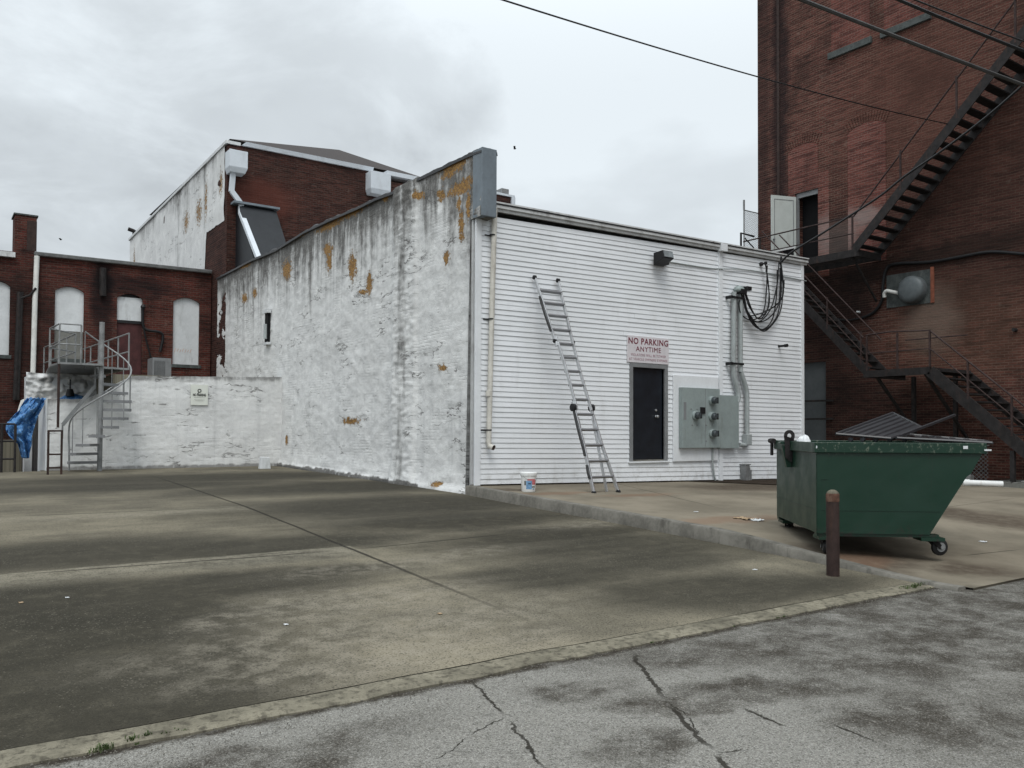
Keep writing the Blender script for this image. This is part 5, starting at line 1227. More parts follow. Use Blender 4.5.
me.materials.append(MT['paint_y']); o = bpy.data.objects.new('rubble_face', me); COL.objects.link(o); o.parent = SW; WL[o] = WL[SW].copy()
g = MB(); g.box(a.x, b.x+.1, YR+.03, YR+.5, ZR0-3, zr-.12); g.build('rubble_core', MT['board'], SW)
# notice on the low wall
a, b = onY(190.5, 405, YL-.06), onY(208, 385, YL-.06)
NS = thing('notice_sign', 'small white notice plate with dark print on the low block wall', 'sign', ((a.x+b.x)/2, YL-.05, a.z))
g = MB(); g.box(a.x, b.x, YL-.075, YL-.06, a.z, b.z); g.build('plate', simple('cream_plate', (.66, .68, .62), .5, 0, .05), NS, bevel=.003)
h_ = b.z-a.z; cx = (a.x+b.x)/2
text_mesh('NO PARKING', h_*.12/.7, MT['sign_black'], 'lettering', NS, (cx, YL-.078, a.z+h_*.44), (Xv, Zv), .004, fitw=(b.x-a.x)*.75)
g = MB(); cz_ = a.z+h_*.70
for k in range(14):
    t0, t1 = 2*math.pi*k/14, 2*math.pi*(k+1)/14; f = lambda t, r_: (cx+r_*math.cos(t), YL-.078, cz_+r_*math.sin(t)); g.quad(f(t0, .028), f(t1, .028), f(t1, .055), f(t0, .055))
g.bar((cx-.05, YL-.079, cz_-.085), (cx-.01, YL-.079, cz_-.03), .022, .004, (0, 1, 0)); g.build('emblem', MT['sign_black'], NS)
g = MB()
for f, wd in ((.36, .62), (.25, .6), (.20, .45)): g.box(cx-(b.x-a.x)*wd/2, cx+(b.x-a.x)*wd/2, YL-.078, YL-.0755, a.z+h_*f, a.z+h_*f+.010)
g.build('fine_print', simple('faded_print', (.35, .36, .33), .6), NS)
# white block at the foot of the wall
c = lot(264.5, 468.5); g = MB(); g.hexa([(c.x-.15, c.y-.1, c.z-.02), (c.x+.15, c.y-.1, c.z-.02), (c.x+.15, c.y+.1, c.z-.02), (c.x-.15, c.y+.1, c.z-.02), (c.x-.12, c.y-.08, c.z+.33), (c.x+.12, c.y-.08, c.z+.31), (c.x+.12, c.y+.08, c.z+.31), (c.x-.12, c.y+.08, c.z+.33)]); o = g.build('white_block', MT['board'], bevel=.02); origin_to(o, c); tag(o, 'small white block standing in the corner of the two painted walls', 'block')

# ------------------------------------------------------------------ spiral staircase
pb_ = lot(99.5, 471); ptop = None; dist = (pb_-CAMLOC).length
zp_top = onY(99.5, 322, pb_.y).z; print('spiral', pb_, zp_top)
SP = thing('spiral_staircase', 'rusting grey steel spiral staircase in front of the low white wall', 'staircase', tuple(pb_))
g = MB(); g.tube([pb_, (pb_.x, pb_.y, zp_top)], .062, 12); g.build('centre_pole', MT['galv'], SP, smooth=True)
Rr = .72; NT_ = 12; zl = onY(99, 366, pb_.y).z; rise = (zl-pb_.z)/NT_
camr = Vector((rt.x, rt.y, 0)).normalized(); camf = Vector((fw.x, fw.y, 0)).normalized()
def sp_pt(th, r_, z): return Vector((pb_.x, pb_.y, z)) + (camr*math.cos(th)+camf*math.sin(th))*r_
th0 = R(-180); thk = lambda k: th0 + R(27.5)*k
for k in range(1, NT_):
    t = thk(k); z = pb_.z+rise*k; g = MB(); dt = R(15)
    g.prism([sp_pt(t-dt*.6, .06, z-.035), sp_pt(t-dt, Rr, z-.035), sp_pt(t, Rr+.01, z-.035), sp_pt(t+dt, Rr, z-.035), sp_pt(t+dt*.6, .06, z-.035)], (0, 0, .065)); g.build('tread', MT['frame'], SP)
g = MB(); g.tube([sp_pt(thk(k*.5), Rr-.02, pb_.z+rise*k*.5+.92) for k in range(2, NT_*2+1)], .019, 8)
e = sp_pt(thk(1), Rr-.02, pb_.z+rise+.92); g.tube(smooth_pts([e, sp_pt(thk(.6), Rr, pb_.z+.85), sp_pt(thk(.4), Rr, pb_.z+.4), sp_pt(thk(.35), Rr, pb_.z)], 5), .022, 8); g.build('handrail', MT['galv'], SP, smooth=True)
for k in range(1, NT_+1):
    t = thk(k); g = MB(); g.tube([sp_pt(t, Rr-.02, pb_.z+rise*k-.05), sp_pt(t, Rr-.02, pb_.z+rise*k+.92)], .012, 6); g.build('baluster', MT['galv'], SP)
# landing towards the terrace
ld = Vector((-.05, 1, 0)).normalized(); lx = Vector((1, 0, 0))
c0 = Vector((pb_.x, pb_.y, zl)); l0 = c0+lx*(-.98)
g = MB(); g.prism([c0+lx*(-.98)+ld*-.15, c0+lx*.02+ld*-.15, c0+lx*.02+ld*.85, c0+lx*.9+ld*1.1, c0+lx*.9+ld*7.2, c0+lx*-.2+ld*7.2, c0+lx*-.98+ld*1.2], (0, 0, .05)); g.build('landing', MT['galv'], SP)
post_h = 1.0
LP = [c0+lx*-.98+ld*-.15, c0+lx*-.5+ld*-.15]
for q in [c0+lx*-.98+ld*-.15, c0+lx*-.98+ld*1.2, c0+lx*-.5+ld*-.15]+[c0+lx*.9+ld*(1.1+k*1.2) for k in range(5)]+[c0+lx*-.2+ld*(2.2+k*1.25) for k in range(5)]:
    g = MB(); g.tube([q, q+Vector((0, 0, post_h))], .022, 6); g.build('rail_post', MT['galv'], SP)
g = MB()
for h in (1.0, .5): g.tube([c0+lx*-.5+ld*-.15+Vector((0, 0, h)), c0+lx*-.98+ld*-.15+Vector((0, 0, h)), c0+lx*-.98+ld*1.2+Vector((0, 0, h)), c0+lx*-.2+ld*2.2+Vector((0, 0, h)), c0+lx*-.2+ld*7.2+Vector((0, 0, h))], .02, 6); g.tube([c0+lx*.9+ld*1.1+Vector((0, 0, h)), c0+lx*.9+ld*7.2+Vector((0, 0, h))], .02, 6)
g.build('landing_rail', MT['galv'], SP, smooth=True)
g = MB(); q = c0+lx*-.98+ld*-.15; g.tube([(q.x, q.y, pb_.z+1.1), q], .03, 8); g.build('prop', MT['rust'], SP)
# loose diagonal handrail and rusty frame by the wall
a, b = onY(62.5, 425, YL-.35), onY(95, 386, YL-.35)
g = MB(); g.bar(a, b, .07, .09); g.bar(a, (a.x, a.y, a.z-.35), .04); g.bar(b, (b.x, b.y, zl), .04); o = g.build('sloping_brace', MT['galv']); origin_to(o, a-Vector((0, 0, .35))); tag(o, 'sloping grey steel brace left of the spiral stair pole', 'brace')
c = lot(54.5, 474.5); hh = CAMLOC.z+ (431-430)*.0
zt_ = onY(54, 430, c.y).z
g = MB()
for dx in (-.14, .14): g.bar((c.x+dx, c.y, c.z-.02), (c.x+dx, c.y, zt_), .045)
for z in (zt_-.02, (c.z+zt_)/2-.05, c.z+.16): g.bar((c.x-.12, c.y, z), (c.x+.12, c.y, z), .04)
o = g.build('rusty_frame', MT['rust']); origin_to(o, c); tag(o, 'narrow upright rusty steel frame standing before the low white wall', 'frame')
# blue tarp
rowsT = [(398, 27, 46), (404, 22, 44), (410, 19, 41), (417, 12, 37), (424, 7, 35), (431, 6, 33), (437, 10, 31), (444, 18, 31), (451, 20, 29), (458, 22, 28)]
g = MB()
def tf(u, v):
    k = v*(len(rowsT)-1); i = min(int(k), len(rowsT)-2); f = k-i; r1_, r2_ = rowsT[i], rowsT[i+1]
    py = r1_[0]+(r2_[0]-r1_[0])*f; xl = r1_[1]+(r2_[1]-r1_[1])*f; xr = r1_[2]+(r2_[2]-r1_[2])*f; px = xl+(xr-xl)*u
    p = onY(px, py, 24.6); fold = .12*math.sin(u*11+2*noise.noise(Vector((u*2, v*3, 0))))*(.5+v)+.14*noise.noise(Vector((u*5, v*8, 2)))+.07*noise.noise(Vector((u*13, v*19, 2)))
    return (p.x, 24.6-.15*math.sin(math.pi*u)+fold, p.z+.03*noise.noise(Vector((u*8, v*8, 4))))
g.grid(tf, 30, 40)
s_ = M_('blue_tarpaulin', .55, .3); p_ = s_.obj(); nz_ = s_.noise(p_, 9, 6, .7); c_ = s_.mix(s_.rng(nz_, .35, .7), (.035, .13, .34), (.09, .25, .50)); c_ = s_.mix(s_.rng(s_.noise(p_, 16, 5, .7), .54, .62), c_, (.25, .42, .62)); c_ = s_.mix(s_.rng(s_.noise(p_, 11, 5, .7), .44, .36), c_, (.015, .05, .15))
MT['tarp'] = s_.out(c_, s_.bump(nz_, .8, .05))
o = g.build('blue_tarp', MT['tarp'], smooth=True); origin_to(o, onY(24, 458, 24.6)); so_ = o.modifiers.new('thickness', 'SOLIDIFY'); so_.thickness = .012; tag(o, 'crumpled bright blue tarp hanging over the wall end at far left', 'tarp')
g = MB(); c = onY(73, 398, 26.2); g.grid(lambda u, v: (c.x-.45+1.0*u, 25.9+.7*v, zt0+.0+.22*math.sin(math.pi*u)*math.sin(math.pi*v)*(1+.5*noise.noise(Vector((u*4, v*4, 0))))), 16, 12); o = g.build('blue_tarp', MT['tarp'], smooth=True); origin_to(o, (c.x, 26.2, zt0)); tag(o, 'small blue tarp heap lying on the terrace behind the spiral stair', 'tarp')
g = MB(); c = onY(70, 393, 26.1); g.tube([(c.x, 26.1, zt0+.15), (c.x, 26.1, zt0+.35)], [.12, .08], 10); g.tube([(c.x, 26.1, zt0+.35), (c.x, 26.1, zt0+.62)], .02, 6); o = g.build('black_vent', MT['black'], smooth=True); origin_to(o, (c.x, 26.1, zt0)); tag(o, 'short black vent standing on the terrace by the blue heap', 'vent')
# railing over the sunken yard at the far left
YG = 23.7
a = onY(2, 475, YG); b = onY(14.5, 475, YG)
YR_ = thing('yard_railing', 'dark pipe railing at the far left edge above the sunken yard', 'railing', (a.x, YG, a.z))
g = MB(); ztop = onY(8, 424, YG).z
for px in (1, 14.5, -20, -60): q = onY(px, 475, YG); g.tube([(q.x, YG, zlot(YG)-.02), (q.x, YG, ztop)], .03, 8)
g.build('post', MT['iron'], YR_, smooth=True)
g = MB(); q0_, q1_ = onY(-80, 440, YG), onY(14.5, 440, YG)
for z in (ztop, ztop-.42, ztop-.85): g.tube([(q0_.x, YG, z), (q1_.x, YG, z)], .022, 8)
g.build('rail', MT['iron'], YR_, smooth=True)
a, b = onY(-30, 440, 26.5), onY(22, 440, 26.5); g = MB(); g.box(a.x, b.x, 26.5, 26.8, -2, a.z); o = g.build('yard_wall', MT['edge']); origin_to(o, ((a.x+b.x)/2, 26.6, -2)); tag(o, 'pale-topped low wall down in the sunken yard at far left', 'wall')

# ------------------------------------------------------------------ left brick building
YK = 31.6
MT['brick_l'] = brick_mat('left_red_brick', 'y', (.125, .030, .023), (.065, .020, .016), (.110, .070, .058), bump=.8, dark=.6, pale=.3, msize=.012, blobs=[(*(lambda p: (p.x, p.z))(onY(103, 290, YK)), .35, 1.6, 0, (.01, .01, .011), .8), (*(lambda p: (p.x, p.z))(onY(130, 285, YK)), 1.6, .35, 0, (.01, .01, .011), .7), (*(lambda p: (p.x, p.z))(onY(10, 380, YK)), 2, 4, 0, (.015, .013, .012), .5)])
KB = thing('brick_house', 'low red brick building with white boarded windows at the left', 'building', (0, YK, 0))
K = lambda px, py, Y=YK: onY(px, py, Y)
czl, czr = K(36, 253).z, K(207, 271).z; print('left bldg', K(0, 250).x, K(207, 270).x, czl, czr)
holes = []
def hole(x0, y0, x1, y1): a, b = K(x0, y1), K(x1, y0); holes.append((a.x, b.x, a.z, b.z)); return holes[-1]
hw0 = hole(-14, 282, 10.5, 354); hw1 = hole(54, 288, 84.5, 358); hw2 = hole(116, 295, 143, 376); hw3 = hole(172.5, 299, 200, 364)
g = MB(); g.panel('y', YK, -14, 8.58, -2, (czl+czr)/2-.05, holes, .4); g.build('wall', MT['brick_l'], KB)
g = MB(); g.box(-14, 8.0, YK+.42, YK+14, -2, czl-.15); g.build('rear_mass', MT['brick_l'], KB)
def arch_fill(hh_, rise=.16):
    x0, x1, z0, z1 = hh_; g = MB(); n = 10; P = []
    for k in range(n+1): t = k/n; P.append((x0+(x1-x0)*t, z1-rise*((2*t-1)**2)))
    for k in range(n): g.prism([(P[k][0], YK+.002, P[k][1]), (P[k+1][0], YK+.002, P[k+1][1]), (P[k+1][0], YK+.002, z1), (P[k][0], YK+.002, z1)], (0, .2, 0))
    g.build('arch_brick', MT['brick_l'], KB)
for hh_ in (hw0, hw1, hw2, hw3): arch_fill(hh_)
def boardp(hh_, f0, f1, mat, name='window_board', lab=None):
    x0, x1, z0, z1 = hh_; g = MB(); g.box(x0+.003, x1-.003, YK+.10, YK+.14, z0+(z1-z0)*f0, z0+(z1-z0)*f1); o = g.build(name, mat, KB)
    if lab: o['label'] = lab
    return o
boardp(hw0, 0, 1, MT['board']); boardp(hw1, .385, 1, MT['board']); boardp(hw1, 0, .38, MT['board_grey'], lab='bare grey lower window board'); boardp(hw3, 0, 1, MT['board'])
boardp(hw2, .68, .96, MT['board']); boardp(hw2, 0, .66, simple('dull_red_door', (.060, .020, .020), .7, 0, .3, 5), 'door', 'dull red door below a white panel')
x0, x1, z0, z1 = hw2; g = MB(); g.box(x0, x1, YK+.05, YK+.16, z0+(z1-z0)*.645, z0+(z1-z0)*.675); g.box(x0, x1, YK+.15, YK+.2, z0, z1); g.build('door_transom', MT['black'], KB)
for hh_ in (hw0, hw1, hw3): g = MB(); g.box(hh_[0]-.06, hh_[1]+.06, YK-.05, YK+.1, hh_[2]-.12, hh_[2]-.003); g.build('window_sill', MT['slate'], KB)
g = MB(); p = K(183, 351, YK+.1)   # faint orange scrawl on the right board
for k in range(7): g.bar((p.x-.3+k*.09, YK+.096, p.z-.06+.03*(k % 2)), (p.x-.25+k*.09, YK+.096, p.z+.09-.02*(k % 3)), .018, .004, (0, 1, 0))
g.build('faded_scrawl', simple('faded_orange', (.58, .40, .33), .7), KB)
g = MB(); 
g.hexa([(K(34, 250).x, YK-.16, czl-.10), (8.56, YK-.16, czr-.10), (8.56, YK+.4, czr-.10), (K(34, 250).x, YK+.4, czl-.10), (K(34, 250).x, YK-.20, czl+.02), (8.56, YK-.20, czr+.02), (8.56, YK+.6, czr+.02), (K(34, 250).x, YK+.6, czl+.02)])
g.build('cornice', MT['galv'], KB, bevel=.02)
g = MB(); g.box(-14, K(15, 253).x, YK-.16, YK+.4, K(5, 257).z, K(5, 252).z); g.build('cornice', MT['eave'], KB)
g = MB(); g.box(-13.9, 7.9, YK+.4, YK+14, czl-.15, czl-.05); g.build('roof', MT['roof'], KB)
a, b = K(14.5, 252), K(37, 217); g = MB(); g.box(a.x, b.x, YK+.02, YK+.9, a.z-.4, b.z); ch = g.build('chimney', MT['brick_l'], KB)
g = MB(); g.box(a.x-.04, b.x+.04, YK-.02, YK+.94, b.z, b.z+.05); g.build('chimney_cap', MT['slate'], ch)
g = MB(); g.box(K(27, 230).x, b.x+.006, YK+.012, YK+.4, a.z+.1, b.z-.15); g.build('chimney_patch', MT['rust'], ch)
g = MB(); g.tube([K(37, 256, YK-.1), K(35, 300, YK-.1), K(32.5, 392, YK-.1), K(31, 398, YK-.3), K(23, 402, YK-.6), K(20, 412, YK-.6)], .08, 12); dpp = g.build('downpipe', MT['white_pvc'], KB, smooth=True)
g = MB(); g.tube([K(19.5, 292, YK-.1), K(15, 400, YK-.1)], .07, 8); g.tube([K(22, 292, YK-.1), K(18, 400, YK-.1)], .045, 8); g.tube([K(19, 299, YK-.12), K(30, 295, YK-.12), K(36, 288, YK-.2)], .04, 6); g.build('soil_pipe', MT['iron'], KB, smooth=True)
g = MB(); g.tube([K(103, 268, YK-.1), K(103, 296, YK-.1)], .11, 8); g.build('rusty_outlet', MT['iron'], KB, smooth=True)
g = MB(); g.tube(smooth_pts([K(142.5, 308, YK-.1), K(143, 325, YK-.1), K(147, 330, YK-.1), K(159, 332, YK-.1), K(163, 337, YK-.1), K(160, 352, YK-.1)], 5), .05, 8); g.tube(smooth_pts([K(142.5, 308, YK-.1), K(144, 330, YK-.1), K(152, 362, YK-.1)], 5), .03, 6); g.build('wall_conduit', MT['cable'], KB, smooth=True)
g = MB(); c = K(143, 307, YK-.1); g.lathe((c.x, YK-.12, c.z), [(.05, -.1), (.09, 0), (.05, .08)], 10); g.build('conduit_head', MT['black'], KB, smooth=True)
# ac unit
a, b = onY(152.5, 377, 29.5), onY(171.5, 358.5, 29.5)
AC = thing('air_conditioner', 'square grey air conditioning unit on the terrace by the brick wall', 'air conditioner', ((a.x+b.x)/2, 29.9, a.z))
g = MB(); g.box(a.x, b.x, 29.5, 30.3, zt1-.08, b.z); g.build('casing', MT['frame'], AC, bevel=.01)
g = MB(); g.box(a.x+.06, b.x-.22, 29.47, 29.497, zt1+.0, b.z-.1); g.build('coil_grille', MT['black'], AC)
g = MB()
for k in range(14): x = a.x+.07+k*(b.x-.22-a.x-.07)/14; g.box(x, x+.012, 29.455, 29.469, zt1+.0, b.z-.1)
g.build('grille_bars', MT['frame'], AC)
g = MB(); g.lathe(((a.x+b.x)/2, 29.9, b.z), [(.28, .002), (.28, .03), (.25, .035)], 20); g.build('fan_guard', MT['black'], AC)
g = MB(); g.box(a.x+.1, b.x-.1, 29.46, 29.47, 0, 0.001); 

# ------------------------------------------------------------------ tall brick building behind
YT = 29.9
Tt = lambda px, py: onY(px, py, YT)
pc = onX(228, 141.5, XS); YTC = YT
farY = onX(130, 237, XS).y
zc0 = Tt(231, 142).z; zf = Tt(300, 153.5).z; zf1 = onY(246, 143.5, YT).z; xr_ = Tt(372, 169).x; zf2 = Tt(372, 169).z; zs_far = onX(131, 238, XS).z
print('tall', farY, zc0, zf1, zf2, zs_far, xr_)
MT['brick_t'] = brick_mat('dark_brown_brick', 'y', (.060, .021, .017), (.033, .014, .0125), (.070, .050, .042), bump=.7, dark=.5, pale=.2, blobs=[(Tt(262, 200).x, Tt(262, 200).z, 1.2, .7, 0, (.13, .042, .03), .5)])
MT['brick_tx'] = brick_mat('dark_brown_brick_side', 'x', (.060, .022, .018), (.036, .015, .013), (.075, .052, .044), bump=.7, dark=.3)
TB = thing('tall_brick_building', 'tall dark brick building with white coping and a peeling white side wall behind the parapet', 'building', (14, YT, 0))
XRt = Tt(440, 200).x
g = MB(); g.box(Tt(236, 160).x, xr_, YT, YT+.4, 2, zf1-.12); g.box(xr_+.001, XRt, YT, YT+.4, 2, zf2-.35); g.box(XS+.03, Tt(236, 160).x-.001, YT+.001, YT+.4, 2, Tt(240, 152).z); g.build('front_wall', MT['brick_t'], TB)
g = MB(); g.hexa([(XS+.02, YT+.003, 2), (XS+.4, YT+.003, 2), (XS+.4, farY, 2), (XS+.02, farY, 2), (XS+.02, YT+.003, zc0-.08), (XS+.4, YT+.003, zc0-.08), (XS+.4, farY, zs_far-.08), (XS+.02, farY, zs_far-.08)]); g.build('side_wall', MT['brick_tx'], TB)
g = MB(); g.hexa([(XS-.06, YT-.05, zc0-.08), (XS+.46, YT-.05, zc0-.08), (XS+.46, farY+.1, zs_far-.08), (XS-.06, farY+.1, zs_far-.08), (XS-.06, YT-.05, zc0+.03), (XS+.46, YT-.05, zc0+.03), (XS+.46, farY+.1, zs_far+.03), (XS-.06, farY+.1, zs_far+.03)])
g.build('side_coping', MT['eave'], TB)
g = MB(); xw = Tt(241, 148).x
g.hexa([(xw, YT-.08, zf1-.12), (xr_, YT-.08, zf2-.12+.0), (xr_, YT+.45, zf2-.12), (xw, YT+.45, zf1-.12), (xw+.15, YT-.12, zf1+.02), (xr_+.03, YT-.12, zf2+.04), (xr_+.03, YT+.5, zf2+.04), (xw+.15, YT+.5, zf1+.02)])
g.box(Tt(386, 172).x, XRt, YT-.1, YT+.45, Tt(386, 174).z-.05, Tt(386, 171).z); g.build('front_coping', MT['gutter_white'], TB)
g = MB(); g.box(XS+.45, XRt-.1, YT+.45, farY-.5, zf1-1.2, zf1-1.0); g.box(XRt-.3, XRt, YT+.4, farY, 2, zf2-.4); g.box(XS+.41, XRt, farY-.4, farY, 2, zf2-.4); g.build('flat_roof', MT['roof'], TB)
# white paint skin on the side wall, torn lower edge at the brick corner
V, F, A = [], [], []; NU, NV = 150, 60
ye = onX(224.5, 180, XS).y; zstep = onX(222, 222, XS).z; yst = onX(206, 240, XS).y
print('skin', ye, zstep, yst)
for i in range(NU+1):
    y = ye + (farY-ye)*(i/NU)**1.2
    top = zc0-.08+(zs_far-zc0)*(y-YT)/(farY-YT)
    bot = zstep+.1*noise.noise(Vector((y*3, 0, 0))) if y < yst else czl-.6
    if y >= yst: bot = max(czl-.6, zstep-(y-yst)*9)
    for j in range(NV+1):
        z = bot+(top-bot)*j/NV; yy = y + (.10*noise.noise(Vector((z*2.5, 1, 0))) if i == 0 else 0)
        V.append((XS-.0-.03*noise.noise(Vector((y, z, 0))), yy, z)); dt = max(0, top-z)
        gm = .55*math.exp(-dt/.8)*(.6+noise.noise(Vector((y*1.6, z*.2, 1))))+.35*max(0, noise.noise(Vector((y*.8, z*.5, 2)))) + .3*math.exp(-((y-(ye+2.6))/.12)**2)+.3*math.exp(-((y-(ye+6.6))/.15)**2)
        og = 0
        for (cy, cz, ry_, rz_) in ((ye+2.4, top-1.4, .25, .9), (ye+3.4, top-1.6, .5, .6), (farY-1.2, top-1.3, .25, .8), (ye+.5, top-1.2, .3, .5), (ye+5.3, top-1.6, .5, .5)):
            og = max(og, .75*math.exp(-.7*(((y-cy)/ry_)**2+((z-cz)/rz_)**2)))
        A.append((og, max(0, min(1, gm)), .2, 1))
for i in range(NU):
    for j in range(NV): q = i*(NV+1)+j; F.append((q, q+1, q+NV+2, q+NV+1))
me = bpy.data.meshes.new('painted_render'); me.from_pydata([tuple(Vector(v)-WL[TB]) for v in V], [], F); me.color_attributes.new('stain', 'FLOAT_COLOR', 'POINT').data.foreach_set('color', [c for q in A for c in q])
for p in me.polygons: p.use_smooth = True
me.materials.append(MT['paint_x']); o = bpy.data.objects.new('painted_render', me); COL.objects.link(o); o.parent = TB; WL[o] = WL[TB].copy()
# small roof vent at the far end
p = onX(133, 236, XS+.3); g = MB(); g.tube([(p.x, p.y-.3, p.z-.2), (p.x, p.y-.3, p.z+.25)], .09, 10); g.tube([(p.x, p.y-.3, p.z+.2), (p.x-.3, p.y-.3, p.z+.28)], .1, 10); g.build('roof_vent', MT['iron'], TB, smooth=True)
# scupper boxes and downpipe
def scup(px0, py0, px1, py1, Yf):
    a, b = onY(px0, py1, Yf), onY(px1, py0, Yf); g = MB(); g.hexa([(a.x+.06, Yf+.08, a.z-.12), (b.x-.06, Yf+.08, a.z-.12), (b.x-.06, YT-.003, a.z-.12), (a.x+.06, YT-.003, a.z-.12), (a.x, Yf, a.z+.05), (b.x, Yf, a.z+.05), (b.x, YT-.003, a.z+.05), (a.x, YT-.003, a.z+.05)]); g.box(a.x, b.x, Yf, YT-.003, a.z+.052, b.z); return g.build('scupper_box', MT['gutter_white'], TB, bevel=.01)
scup(229.5, 152, 248, 167, YT-.55); scup(371, 174, 391, 189, YT-.5)
# lean-to of dark metal
xa_, xb_ = Tt(236, 210).x, Tt(273, 212).x; zl_ = Tt(255, 209).z; yd = YT-3.2; zd = onY(262, 262, yd).z-1.2
HD = thing('metal_hood', 'dark grey sheet-metal stair hood against the tall brick wall', 'hood', ((xa_+xb_)/2, YT, zd))
g = MB(); P = [(xa_, YT-.01, zl_), (xa_, YT-.35, zl_-.05), (xa_, yd, zd), (xa_, YT-.01, zd)]; g.prism(P, (xb_-xa_, 0, 0)); g.build('hood_body', MT['duct'], HD)
g = MB(); g.box(xa_-.2, xb_+.1, YT-.45, YT-.02, zl_+.005, zl_+.08); g.build('hood_flashing', MT['grey_metal'], HD)
g = MB(); q0 = onY(233.5, 168, YT-.3); q1 = onY(231.5, 191, YT-.25); q2 = onY(241, 204, YT-.25); q3 = onY(241, 213, YT-.42); q4 = onY(258.5, 258, YT-2.4)
for a, b in ((q0, q1), (q1, q2), (q2, q3), (q3, q4)): g.bar(a, b+(b-a).normalized()*.03, .17, .12, (0, 1, .01))
g.build('downpipe', MT['gutter_white'], TB)
# hip roof behind
ra, rb = onY(292, 151.5, 40), onY(339, 149.8, 40); re = onY(424, 178, 32)
g = MB(); b0 = [(XS+.7, 32, re.z), (re.x, 32, re.z), (re.x, 46, re.z), (XS+.7, 46, re.z)]
ra = Vector((ra.x, 40, ra.z)); rb = Vector((rb.x, 40, rb.z))
g.quad(b0[0], b0[1], rb, ra); g.quad(b0[1], b0[2], rb); g.quad(b0[2], b0[3], ra, rb); g.quad(b0[3], b0[0], ra); g.quad(*b0)
g.build('hip_roof', MT['roof'], TB)
# roof parapet seen over the white building
a, b = onY(478, 203, 24), onY(513, 194, 24)
PP = thing('roof_parapet', 'short dark brick parapet with white cap on the roof behind the eave', 'parapet', (b.x-1, 24, 5.3))
g = MB(); g.box(a.x, b.x, 24, 24.6, 5.3, onY(500, 195, 24).z); g.build('brick_body', MT['brick_t'], PP)
zt_ = onY(500, 195, 24).z; g = MB(); g.box(a.x, b.x+.05, 23.95, 24.65, zt_, zt_+.07); g.box(b.x-.09, b.x+.06, 23.94, 24.66, 5.3, zt_-.002); g.build('cap', MT['gutter_white'], PP)
g = MB(); g.box(b.x-.5, b.x-.2, 23.97, 24.3, zt_+.072, zt_+.25); g.build('end_block', MT['galv'], PP)

# ------------------------------------------------------------------ overhead wires
def wire(label, P, r_, mat, sag=.0, n=24):
    P = [Vector(p) for p in P]; pts_ = []
    for a, b in zip(P, P[1:]):
        for k in range(n): t = k/n; pts_.append(a.lerp(b, t)-Vector((0, 0, sag*4*t*(1-t))))
    pts_.append(P[-1]); g = MB(); g.tube(pts_, r_, 6); o = g.build('overhead_wire', MT[mat], smooth=True); origin_to(o, P[-1]); return tag(o, label, 'wire')
def far(px, py, t): return CAMLOC + ray(px, py)*t
def ext(a, b, k): return a + (a-b)*k
a, b = far(500, -1, 12), onX(948, 124, 22.7)
wire('long thin wire crossing the open sky to the iron stairs', [ext(a, b, .5), a, b], .013, 'cable', .12)
a, b = far(800, -1, 8.5), far(1040, 91, 10.0)
wire('thick pale-topped cable slanting across the upper right corner', [ext(a, b, 1.0), a, b, b+(b-a)*3], .021, 'cable_grey', .01)
a, b = far(897, -1, 9), far(1040, 57, 9.6)
wire('thick black cable, middle of the wires in the top right corner', [ext(a, b, 2), a, b, b+(b-a)*3], .018, 'cable', .01)
a, b = far(913, -1, 10), far(1040, 47, 10.6)
wire('thin black wire, nearest the top right corner', [ext(a, b, 2), a, b, b+(b-a)*3], .010, 'cable', .01)
P = [(780, 263), (792, 252), (818, 236), (848, 217), (880, 196), (905, 176), (940, 152), (985, 118), (1023, 85), (1060, 50)]
ts = [18.2, 18.0, 17.6, 17.2, 16.7, 16.3, 15.8, 15.2, 14.6, 14.1]
g = MB(); g.tube(smooth_pts([far(px, py, t*1.08) for (px, py), t in zip(P, ts)], 5), .024, 6); o = g.build('service_drop', MT['cable'], smooth=True); origin_to(o, far(780, 263, 19.6)); tag(o, 'black service cable rising from the cable loops towards the upper right', 'wire')

# ------------------------------------------------------------------ litter, weeds, birds
def scrap(px, py, sz, mat, label, name='paper_scrap', f=lot, seed=0):
    c = f(px, py); g = MB()
    def fn(u, v): return (c.x+(u-.5)*sz*(1+.6*noise.noise(Vector((v*3, seed, 0)))), c.y+(v-.5)*sz*1.2, c.z+.006+sz*.22*abs(noise.noise(Vector((u*3+seed, v*3, 0)))))
    g.grid(fn, 8, 8); o = g.build(name, MT[mat]); origin_to(o, c); m_ = o.modifiers.new('t', 'SOLIDIFY'); m_.thickness = .004; return tag(o, label, 'litter')
scrap(745, 519, .22, 'tan', 'crumpled tan paper litter on the pavement left of the dumpster', 'paper_litter', pave, 1); scrap(756, 520.5, .16, 'board', 'pale torn paper lying beside the tan litter', 'paper_litter', pave, 2)
scrap(983, 542, .07, 'board', 'small white crumpled scrap right of the dumpster', f=pave, seed=3)
scrap(286, 625, .028, 'board', 'white scrap in the middle of the concrete lot', seed=4); scrap(67, 598, .026, 'board', 'white scrap at the left of the lot', seed=5)
scrap(755, 570, .035, 'board', 'pale scrap in front of the kerb left of the bollard', seed=6); scrap(696, 512, .05, 'board', 'pale scrap lying on the pavement below the door', f=pave, seed=7)
scrap(21, 603, .03, 'tan', 'brown leaf near the left edge of the lot', 'dry_leaf', seed=8)
scrap(440, 614, .03, 'tan', 'brown leaf near the long joint in the lot', 'dry_leaf', seed=9)
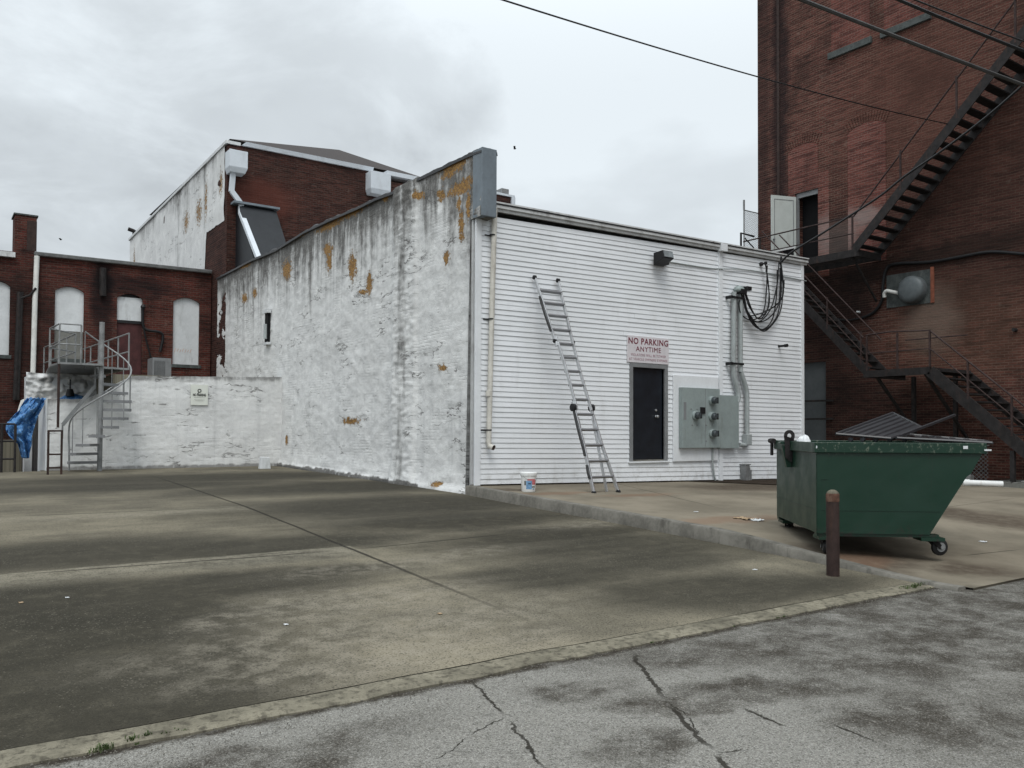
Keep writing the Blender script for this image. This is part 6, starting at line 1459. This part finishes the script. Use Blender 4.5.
# gravel grains and crumbs as loose stuff along the road edge and lot
g = MB(); rs = random.Random(3)
def stone(x, y, z, r_):
    i = len(g.v); 
    for d_ in ((1, 0, 0), (-1, 0, 0), (0, 1, 0), (0, -1, 0), (0, 0, 1), (0, 0, -1)): g.v.append(Vector((x, y, z+r_*.4))+Vector(d_)*r_*(.6+.6*rs.random()))
    for f_ in ((0, 2, 4), (2, 1, 4), (1, 3, 4), (3, 0, 4), (2, 0, 5), (1, 2, 5), (3, 1, 5), (0, 3, 5)): g.f.append(tuple(i+k for k in f_))
for _ in range(1900):
    x = rs.uniform(-3, 11); y = edge_y(x)-abs(rs.gauss(0, .16)); stone(x, y, -.005, rs.uniform(.002, .006))
for _ in range(900):
    x = rs.uniform(-4, 8.2); y = EDGE+.3+abs(rs.gauss(0, 4)); 
    if y < 20: stone(x, y, zlot(y), rs.uniform(.002, .0045))
struct(g.build('loose_gravel', simple('grit', (.15, .14, .12), .9, 0, .6, 30)), 'stuff')
g = MB()
s_ = simple('weed_green', (.05, .075, .022), .8, 0, .4, 20); 
def tuft(x, y, z, n, h):
    for _ in range(n):
        a = rs.uniform(0, 6.28); l = h*rs.uniform(.4, 1); bx, by = x+rs.gauss(0, h*.5), y+rs.gauss(0, h*.25); w_ = .003
        t_ = Vector((math.cos(a), math.sin(a), 0))*l*rs.uniform(.3, .9); p = Vector((bx, by, z)); s2_ = Vector((-math.sin(a), math.cos(a), 0))*w_
        g.quad(p-s2_, p+s2_, p+t_*.5+Vector((0, 0, l*.7))+s2_*.8, p+t_*.5+Vector((0, 0, l*.7))-s2_*.8); g.quad(p+t_*.5+Vector((0, 0, l*.7))-s2_*.8, p+t_*.5+Vector((0, 0, l*.7))+s2_*.8, p+t_+Vector((0, 0, l*.8)))
for (px, py, n_, h) in ((130, 741, 60, .03), (120, 747, 50, .035), (912, 588, 80, .05), (921, 585, 60, .05), (560, 651, 25, .02), (160, 735, 30, .02), (900, 589, 30, .03)):
    d_ = ray(px, py); q = CAMLOC+d_*(-CAMLOC.z/d_.z); 
    for k in range(4): tuft(q.x+rs.uniform(-.12, .12), q.y+rs.uniform(-.03, .03), 0, n_//4, h)
for _ in range(60):
    x = rs.uniform(0, 8.2); 
    if noise.noise(Vector((x*2, 4, 4))) > .15: tuft(x, edge_y(x)-.015, 0, 8, .015)
struct(g.build('weeds', s_), 'stuff')
def bird(px, py, t, label, s=1.0):
    c = far(px, py, t); g = MB(); rt_ = Vector((rt.x, rt.y, 0)); 
    g.tube([c+rt_*(-.12*s), c+rt_*(-.06*s), c, c+rt_*(.07*s)+Vector((0, 0, .02)), c+rt_*(.11*s)+Vector((0, 0, .02))], [.005, .03*s, .045*s, .025*s, .006], 8)
    for sg in (-1, 1): g.prism([c+rt_*.03, c-rt_*.05, c-rt_*.08+Vector((fw.x, fw.y, 0))*sg*.22*s+Vector((0, 0, .16*s)), c+rt_*.02+Vector((fw.x, fw.y, 0))*sg*.2*s+Vector((0, 0, .17*s))], (0, 0, .008))
    o = g.build('bird', MT['black'], smooth=True); origin_to(o, c); tag(o, label, 'bird')
bird(515, 149, 40, 'tiny dark bird flying in the sky right of the grey parapet end', 0.6); bird(61, 240, 45, 'tiny dark bird flying above the brick chimney at left', .45)

for kind_, phrase in (('overhead_wire', 'overhead wires across the upper right'), ('bird', 'birds in the sky'), ('white_pipe', 'white pipes under the stairs'), ('paper_scrap', 'paper scraps on the ground'), ('dry_leaf', 'dry leaves on the lot'), ('blue_tarp', 'blue tarps at far left'), ('paper_litter', 'litter left of the dumpster')):
    for o in bpy.data.objects:
        if o.name.split('.')[0] == kind_ and o.parent is None: o['group'] = phrase
